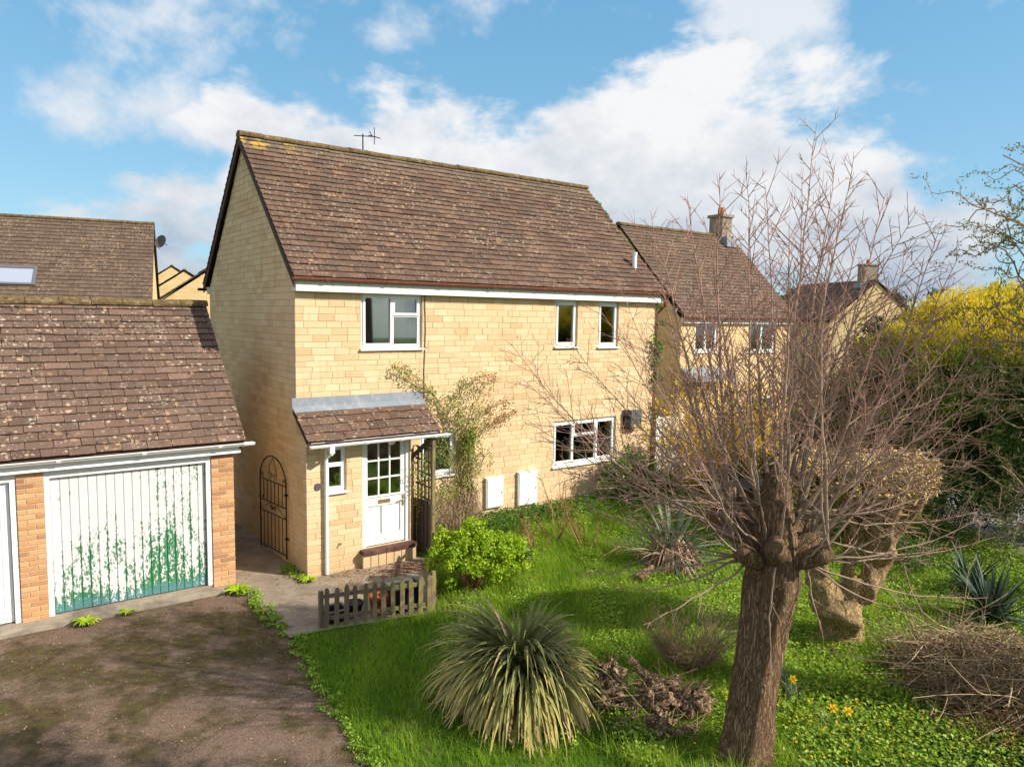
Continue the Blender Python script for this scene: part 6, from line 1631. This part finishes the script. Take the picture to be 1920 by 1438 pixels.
def build_forsythia():
    c = np.array([10.3, -.7, .1])
    T = thing('forsythia', 'yellow flowering forsythia beside the far corner of the house', 'shrub', tuple(c))
    L0 = []
    for _ in range(150):
        a = RNG.uniform(0, 2*math.pi); d = np.array([math.cos(a)*.5, math.sin(a)*.35, 1.0]); L0.append(grow(c+[RNG.uniform(-.9, 1.5), RNG.uniform(-.4, .4), 0], d, RNG.uniform(1.9, 3.15), 9, -.12, .3))
    L0 = np.array(L0); b = MB(); b.tubes(L0, np.linspace(.012, .004, 9)[None]*np.ones((150, 1)), 4, RNG.uniform(0, .5, 150)); b.build('stems', DRYST, T, kind='stuff')
    P = L0[:, 2:].reshape(-1, 3); P = np.repeat(P, 13, 0)+RNG.normal(0, .09, (len(P)*13, 3))
    b = MB(); N = unit(len(P))+[0, -.3, .4]; b.leaves(P, np.cross(N, unit(len(P))), N, .07, .045, RNG.random(len(P))); b.build('flowers', YELLOWF, T, kind='stuff')
build_forsythia()
cG = np.array([10.4, -1.9, .2])
shrub('dark_shrub', 'dark green shrub in the shade below the forsythia', 'shrub', cG, dome(cG+[0, 0, .2], 1.2, .7, .9, 90), 40, .07, .04, EVERG, DRYST, 20, (0, .8), R_=(.15, .3))
cG = np.array([12.6, -1.9, -.1])
shrub('dark_shrub', 'broad dark evergreen shrub between the forsythia and the golden conifer', 'shrub', cG, np.concatenate([dome(cG+[0, 0, .2], 1.2, .8, .9, 110), dome(cG+[1.6, 1.3, .0], .9, .7, .8, 50)]), 40, .08, .05, EVERG, DRYST, 20, (.1, 1), R_=(.18, .36))
for k, (x, y, rx, rz, lab, v) in enumerate([(9.75, -8.6, .75, 1.25, 'olive leaved shrub at the right edge beside the road', (.1, 1)), (7.4, -9.75, .5, .55, 'low green shrub at the bottom right corner by the brush heap', (.3, .9)), (9.0, -5.9, .8, .45, 'low dark shrub under the conifer trunk', (0, .5))]):
    c = np.array([x, y, 0.0])
    shrub('garden_shrub', lab, 'shrub', c, dome(c+[0, 0, rz*.35], rx, rx, rz*.75, 80), 60, .045, .028, HEDGE if k != 2 else COVER, DRYST, 16, v, R_=(.09, .18))
# far conifers and hedgerow on the skyline
def build_skyline():
    b = MB()
    C_ = []
    for az in np.arange(.28, 1.0, .0125):
        d = RNG.uniform(95, 150); a = YAW+az; x, y = CX+math.sin(a)*d, CY+math.cos(a)*d; h = RNG.uniform(3.5, 6.5)+(3.0 if RNG.random() < .2 else 0)
        for _ in range(16): C_.append((x+RNG.normal(0, 1.8), y+RNG.normal(0, 1.8), RNG.uniform(-1, h)-.5))
    clump_leaves(b, np.array(C_), 1.5, 34, .9, .6, 0, .7, 1, .3)
    b.build('distant_woodland', EVERG, None, kind='stuff', label='dark belt of far trees on the skyline at the right')
    rows = [(1688, 548, 70, 5.0, 'dark pointed conifer on the skyline left of the golden conifer'), (1752, 552, 72, 4.2, 'round dark evergreen on the skyline above the golden conifer'), (1862, 553, 75, 3.8, 'small dark conifer on the skyline towards the right edge'), (1655, 600, 34, 3.6, 'bare brown bush tree in front of the far cream gable')]
    for u, v, d, h, lab in rows:
        p = pt(u, v, d); T = thing('skyline_tree', lab, 'tree', (p[0], p[1], -1.0), 'single trees on the skyline')
        n = 60; t = RNG.random(n); z = -.5+(p[2]+.5)*t; r = (1-t)*1.7+.5
        C2 = np.stack([p[0]+RNG.normal(0, .45, n)*r, p[1]+RNG.normal(0, .45, n)*r, z], 1)
        b = MB(); clump_leaves(b, C2, .7, 40, .34, .16, 0, .6, 1, .3); b.build('crown', EVERG, T, kind='stuff')
        b = MB(); b.tubes([[(p[0], p[1], -1.2), (p[0], p[1], 1.5), (p[0], p[1], p[2]*.8)]], [[.28, .22, .06]], 8); b.build('trunk', SHOOT, T)
    # leafless magnolia-like blossom bush and mixed bushes before the far houses
    for u, v, d, r, mat, lab, vv in [(1665, 640, 26, 1.5, EVERG, 'dark twiggy bush in front of the cream gable house', (0, .6)), (1720, 600, 30, 1.2, DEADL, 'pale blossom tree between the gable house and the golden conifer', (.8, 1)), (1600, 760, 24, 1.6, HEDGE, 'olive hedge bush behind the bare shoots, left of the conifer', (0, .7)), (1500, 800, 22.5, 1.2, EVERG, 'dark bush beside the neighbouring house wall', (.2, .8)), (1905, 660, 22, 1.5, HEDGE, 'loose olive green tree behind the conifer at the right edge', (.1, .9))]:
        p = pt(u, v, d); T = thing('background_bush', lab, 'bush', (p[0], p[1], -.4), 'bushes in front of the far houses')
        C2 = dome((p[0], p[1], p[2]-r), r*1.1, r*1.1, r*1.5, 70, 0); C2[:, 2] = np.maximum(C2[:, 2], -.2)
        b = MB(); clump_leaves(b, C2, r*.32, 46, .11, .06, vv[0], vv[1], 1, .3); b.build('foliage', mat, T, kind='stuff')
        b = MB(); k = 14; P2 = C2[:k]; P0 = np.tile([p[0], p[1], -.6], (k, 1)); b.tubes(np.stack([P0, (P0+P2)/2+RNG.normal(0, .1, (k, 3)), P2], 1), np.array([[.05, .03, .01]]*k), 5, .2); b.build('stems', SHOOT, T, kind='stuff')
build_skyline()

# contorted willow reaching in at the top right, and the tree that shades the drive: both rooted outside the frame
def build_willow():
    c = np.array([6.2, -10.55, 0.0])
    T = thing('contorted_willow', 'contorted willow with twisting budding branches reaching in at the right edge', 'tree', tuple(c))
    m = MB(); m.tubes([[c-[0, 0, .2], c+[.05, .1, 1.2], c+[-.05, .05, 2.4], c+[.05, 0, 3.6]]], [[.2, .16, .13, .08]], 12); m.build('trunk', BARK, T, True)
    b = MB(); lf = []
    def curl(p, d, L_, n, amp):
        p = np.array(p, float); out = [p.copy()]; d = np.array(d, float)/np.linalg.norm(d); ph = RNG.uniform(0, 6, 2); st = L_/(n-1); a1 = perp(d); a2 = np.cross(d, a1)
        for i in range(n-1):
            dd = d+a1*math.sin(i*1.15+ph[0])*amp+a2*math.cos(i*.9+ph[1])*amp; dd /= np.linalg.norm(dd); p = p+dd*st; out.append(p.copy())
        return np.array(out)
    br = []
    targets = [(1835, 380, 6.9), (1880, 300, 7.2), (1850, 470, 7.5), (1905, 420, 7.0), (1870, 560, 7.6), (1800, 700, 8.2), (1860, 760, 7.8), (1890, 640, 7.2), (1790, 860, 8.4), (1880, 880, 7.6), (1930, 260, 7.4), (1960, 500, 7.4), (1850, 940, 8.0), (1820, 620, 7.9), (1900, 350, 6.8), (1910, 520, 7.2), (1885, 440, 7.3), (1860, 680, 7.6), (1930, 600, 7.0)]
    for u, v, d in targets:
        q = pt(u, v, d); p = c+np.array([0, 0, np.clip(q[2]-.9, 1.4, 3.5)])
        L_ = np.linalg.norm(q-p)*1.12; Q = curl(p, q-p, L_, 22, .48); br.append(Q)
        b.tubes(Q, np.linspace(.024, .006, 22), 6, .35)
        for j in range(24):
            k = int(RNG.integers(6, 21)); dd = Q[k]-Q[k-1]; dd /= np.linalg.norm(dd)
            q2 = curl(Q[k], dd*.5+perp(dd)+[0, 0, -.1], RNG.uniform(.35, .95), 14, .75); b.tubes(q2, np.linspace(.006, .0015, 14), 4, .5); lf.append(q2[3:])
    b.build('branches', SHOOT, T, kind='stuff')
    P = np.concatenate(lf); P = np.repeat(P, 4, 0)+RNG.normal(0, .02, (len(P)*4, 3))
    b = MB(); N = unit(len(P)); b.leaves(P, unit(len(P))+[0, 0, .4], N, .042, .012, RNG.uniform(.3, 1, len(P))); b.build('buds', HEDGE, T, kind='stuff')
build_willow()
def build_shade_tree(label, c, top, r, n, seed):
    T = thing('evergreen_tree', label, 'tree', tuple(c), 'tall trees outside the frame on the right')
    c = np.array(c, float)
    m = MB(); m.tubes([[c-[0, 0, .2], c+[0, 0, top*.5], c+[0, 0, top*.9]]], [[.26, .18, .05]], 10); m.build('trunk', BARK, T, True)
    u = unit(n); t = RNG.random(n)
    C_ = c+np.stack([u[:, 0]*r, u[:, 1]*r, np.zeros(n)], 1)*(1-.55*t[:, None])*RNG.uniform(.3, 1, (n, 1)); C_[:, 2] = top*(.72+.28*t)
    b = MB(); clump_leaves(b, C_, .42, 60, .16, .07, 0, .8, .8, .3); b.build('crown', EVERG, T, kind='stuff')
build_shade_tree('tall evergreen to the right of the viewpoint, shading the drive', (4.1, -14.8, 0), 10.4, 1.7, 50, 1)
build_shade_tree('second evergreen right of the viewpoint, shading the lawn edge', (7.0, -11.9, 0), 8.9, 1.2, 44, 2)

# ---------------------------------------------------------------- heaps, logs, daffodils
def gz1(x, y): return float(gz(x, y))
def log(label, c, az, tilt, L_, r, name='log', cut=True):
    c = np.array(c); d = np.array([math.cos(az)*math.cos(tilt), math.sin(az)*math.cos(tilt), math.sin(tilt)]); n = 9; k = 14
    P = np.array([c+d*L_*(t-.5) for t in np.linspace(0, 1, n)])+RNG.normal(0, r*.10, (n, 3)); R_ = r*np.interp(np.linspace(0, 1, n), [0, .5, 1], [1.05, .95, .85])*RNG.uniform(.85, 1.15, n)
    b = MB(); b.tubes(P, R_, k, cap=True); b.v[0] += RNG.normal(0, r*.06, b.v[0].shape)
    o = b.build(name, LOGM, None, not cut); o['label'] = label; o['category'] = 'log' if name == 'log' else 'root'; o['group'] = 'logs and roots in the heap beside the trunk'
    return o
def rootball(label, c, r):
    c = np.array(c); b = MB(); n = 12; k = 18; V = []
    ph = RNG.uniform(0, 6, 8)
    for i in range(n+1):
        f = math.pi*i/n
        for j in range(k):
            a = 2*math.pi*j/k
            rr = r*(1+.22*math.sin(a*3+ph[0]+f*2)+.18*math.sin(a*5+ph[1]-f*3)+.12*math.sin(f*7+ph[2]+a)+RNG.normal(0, .05))
            V.append(c+np.array([math.sin(f)*math.cos(a)*rr, math.sin(f)*math.sin(a)*rr, math.cos(f)*rr*.75]))
    b.add(V, [[i*k+j, (i+1)*k+j, (i+1)*k+(j+1) % k, i*k+(j+1) % k] for i in range(n) for j in range(k)])
    for _ in range(9):
        d = unit(1)[0]; d[2] = abs(d[2])*.6; p = c+d*r*.7; Q = grow(p, d, r*RNG.uniform(.7, 1.5), 6, -.6, .8); b.tubes(Q, np.linspace(r*.2, r*.05, 6), 7)
    o = b.build('root', LOGM, None, True); o['label'] = label; o['category'] = 'root'; o['group'] = 'logs and roots in the heap beside the trunk'
rootball('gnarled root lump at the left end of the heap, nearest the tufted plant', (1.30, -6.35, .17), .19)
rootball('knotted root standing up at the back left of the heap', (1.56, -6.18, .27), .15)
rootball('broad brown root mass in the middle of the heap under the pale log', (1.66, -6.75, .14), .22)
rootball('frayed root lump against the big trunk at the right of the heap', (2.0, -7.05, .16), .18)
rootball('low root lump at the front of the heap, closest to the picture bottom', (1.40, -7.05, .08), .15)
log('pale thick log leaning upright out of the heap', (1.72, -6.62, .36), math.radians(135), math.radians(42), .62, .055)
log('thin grey forked log crossing under the leaning log', (1.66, -6.85, .26), math.radians(-100), math.radians(30), .42, .04)
log('short sawn log with its cut end showing at the right of the heap', (2.02, -6.72, .24), math.radians(200), .1, .26, .085)
log('stubby log at the back right of the heap', (2.05, -6.45, .12), math.radians(60), .1, .30, .06)
log('small dark log lying at the front left of the heap', (1.22, -6.75, .06), math.radians(10), .05, .34, .05)
log('split log lying in front of the trunk foot', (1.62, -7.25, .06), math.radians(-20), .05, .34, .05)
log('short brown log lying on the grass below the dead brown leaf skirt', (4.72, -3.75, .12), math.radians(20), .05, .55, .09)
def heap_sticks(name, label, c, n, r, L_, up, mat, vb=(0, 1), rad=(.003, .008), arc=.3):
    c = np.array(c); P = []
    for _ in range(n):
        a = RNG.uniform(0, 2*math.pi); q = np.sqrt(RNG.random())*r; x, y = c[0]+math.cos(a)*q, c[1]+math.sin(a)*q
        ztop = up*(1-(q/r)**1.5)
        d = unit(1)[0]; d[2] *= .35
        P.append(grow((x, y, c[2]+RNG.uniform(0, 1)*ztop+.02)-d*L_*.4, d, L_*RNG.uniform(.5, 1.2), 6, arc*RNG.uniform(-1, 1), .5))
    P = np.array(P); P[:, :, 2] = np.maximum(P[:, :, 2], .01)
    rr = RNG.uniform(rad[0], rad[1], n)
    b = MB(); b.tubes(P, rr[:, None]*np.linspace(1, .5, 6)[None], 5, RNG.uniform(vb[0], vb[1], n)); return b.build(name, mat, None, kind='stuff', label=label)
heap_sticks('twig_litter', 'thin sticks and dry stems strewn over the log heap', (1.68, -6.75, .05), 110, .65, .75, .3, DRYST, (0, .7))
heap_sticks('brushwood', 'tangled heap of cut brown brushwood in the bottom right corner', (5.35, -8.85, .05), 1500, 1.15, .95, .75, DRYST, (.0, .85), (.003, .008))
heap_sticks('brushwood', 'darker loose sticks fallen in front of the brushwood heap', (4.75, -9.4, .02), 260, .9, .8, .22, REDST, (0, .5), (.003, .009))
heap_sticks('brushwood', 'long pale sticks poking out of the brushwood heap', (5.3, -8.8, .35), 90, 1.0, 1.5, .55, DRYST, (.55, 1), (.004, .009), .15)
log('pale straight branch lying across the brushwood heap', (4.55, -8.95, .55), math.radians(-42), .08, 1.15, .016)
log('grey bent branch low in the brushwood heap, below the pale one', (4.75, -9.5, .2), math.radians(-35), .15, .8, .04)
def daffodil(label, c, nf, nl=40, h=.34):
    T = thing('daffodil', label, 'daffodil', tuple(c), 'daffodils right of the big trunk'); c = np.array(c)
    b = MB(); k = 6; t = np.linspace(0, 1, k); a = RNG.uniform(0, 6.28, nl); ln = RNG.uniform(.2, .75, nl); hh = RNG.uniform(.7, 1.1, nl)*h
    P = c+np.stack([RNG.normal(0, .05, nl)[:, None]+np.cos(a)[:, None]*(ln*hh)[:, None]*t**2, RNG.normal(0, .05, nl)[:, None]+np.sin(a)[:, None]*(ln*hh)[:, None]*t**2, hh[:, None]*(t-.3*ln[:, None]*t*t)], 2)
    b.ribbons(P, .014*(1-t*.7)[None]*np.ones((nl, 1)), np.stack([-np.sin(a), np.cos(a), np.zeros(nl)], 1), RNG.uniform(.5, .9, nl)); b.build('leaves', CORDY, T, kind='stuff')
    for q in range(nf):
        p = c+np.array([RNG.normal(0, .08), RNG.normal(0, .08), h*RNG.uniform(.95, 1.2)]); nrm = np.array([-.5+RNG.normal(0, .3), -.7, .35]); nrm /= np.linalg.norm(nrm); e1 = np.cross(nrm, (0, 0, 1)); e1 /= np.linalg.norm(e1); e2 = np.cross(e1, nrm)
        f = MB(); ds = np.array([e1*math.cos(x)+e2*math.sin(x) for x in np.linspace(0, 2*math.pi, 7)[:-1]])
        f.leaves(p+ds*.028, ds, np.tile(nrm, (6, 1)), .058, .042, .8)
        ring = [p+nrm*z+(e1*math.cos(x)+e2*math.sin(x))*r for z, r in ((0, .011), (.03, .016), (.036, .021)) for x in np.linspace(0, 2*math.pi, 9)[:-1]]
        f.add(ring, [[i*8+j, i*8+(j+1) % 8, (i+1)*8+(j+1) % 8, (i+1)*8+j] for i in range(2) for j in range(8)], .0); f.build('flower', YELLOWF, T)
        s = MB(); s.tubes([[c, (c+p)/2+[.01, 0, 0], p-nrm*.01]], [[.005, .005, .004]], 5, .5); s.build('stalk', GRASS, T)
daffodil('daffodil clump with one open flower close against the big trunk', (3.45, -7.24, 0), 1)
daffodil('daffodil clump with a single flower lower and right of the first', (3.18, -7.55, 0), 1)
daffodil('daffodil clump with a pair of flowers out on the sunny ground cover', (2.95, -8.14, 0), 2, 16, .28)
b = MB(); c_ = np.array([3.3, -2.25, float(gz(3.3, -2.25))]); b.box(c_[0]-.05, c_[0]+.05, c_[1]-.03, c_[1]+.03, c_[2]+.02, c_[2]+.26); b.box(c_[0]-.07, c_[0]+.07, c_[1]-.05, c_[1]+.05, c_[2]+.26, c_[2]+.30)
o_ = b.build('garden_lantern', GREYB, None); o_['label'] = 'small grey garden lantern standing in the grass beside the lime green shrub'; o_['category'] = 'lantern'
child_fix()
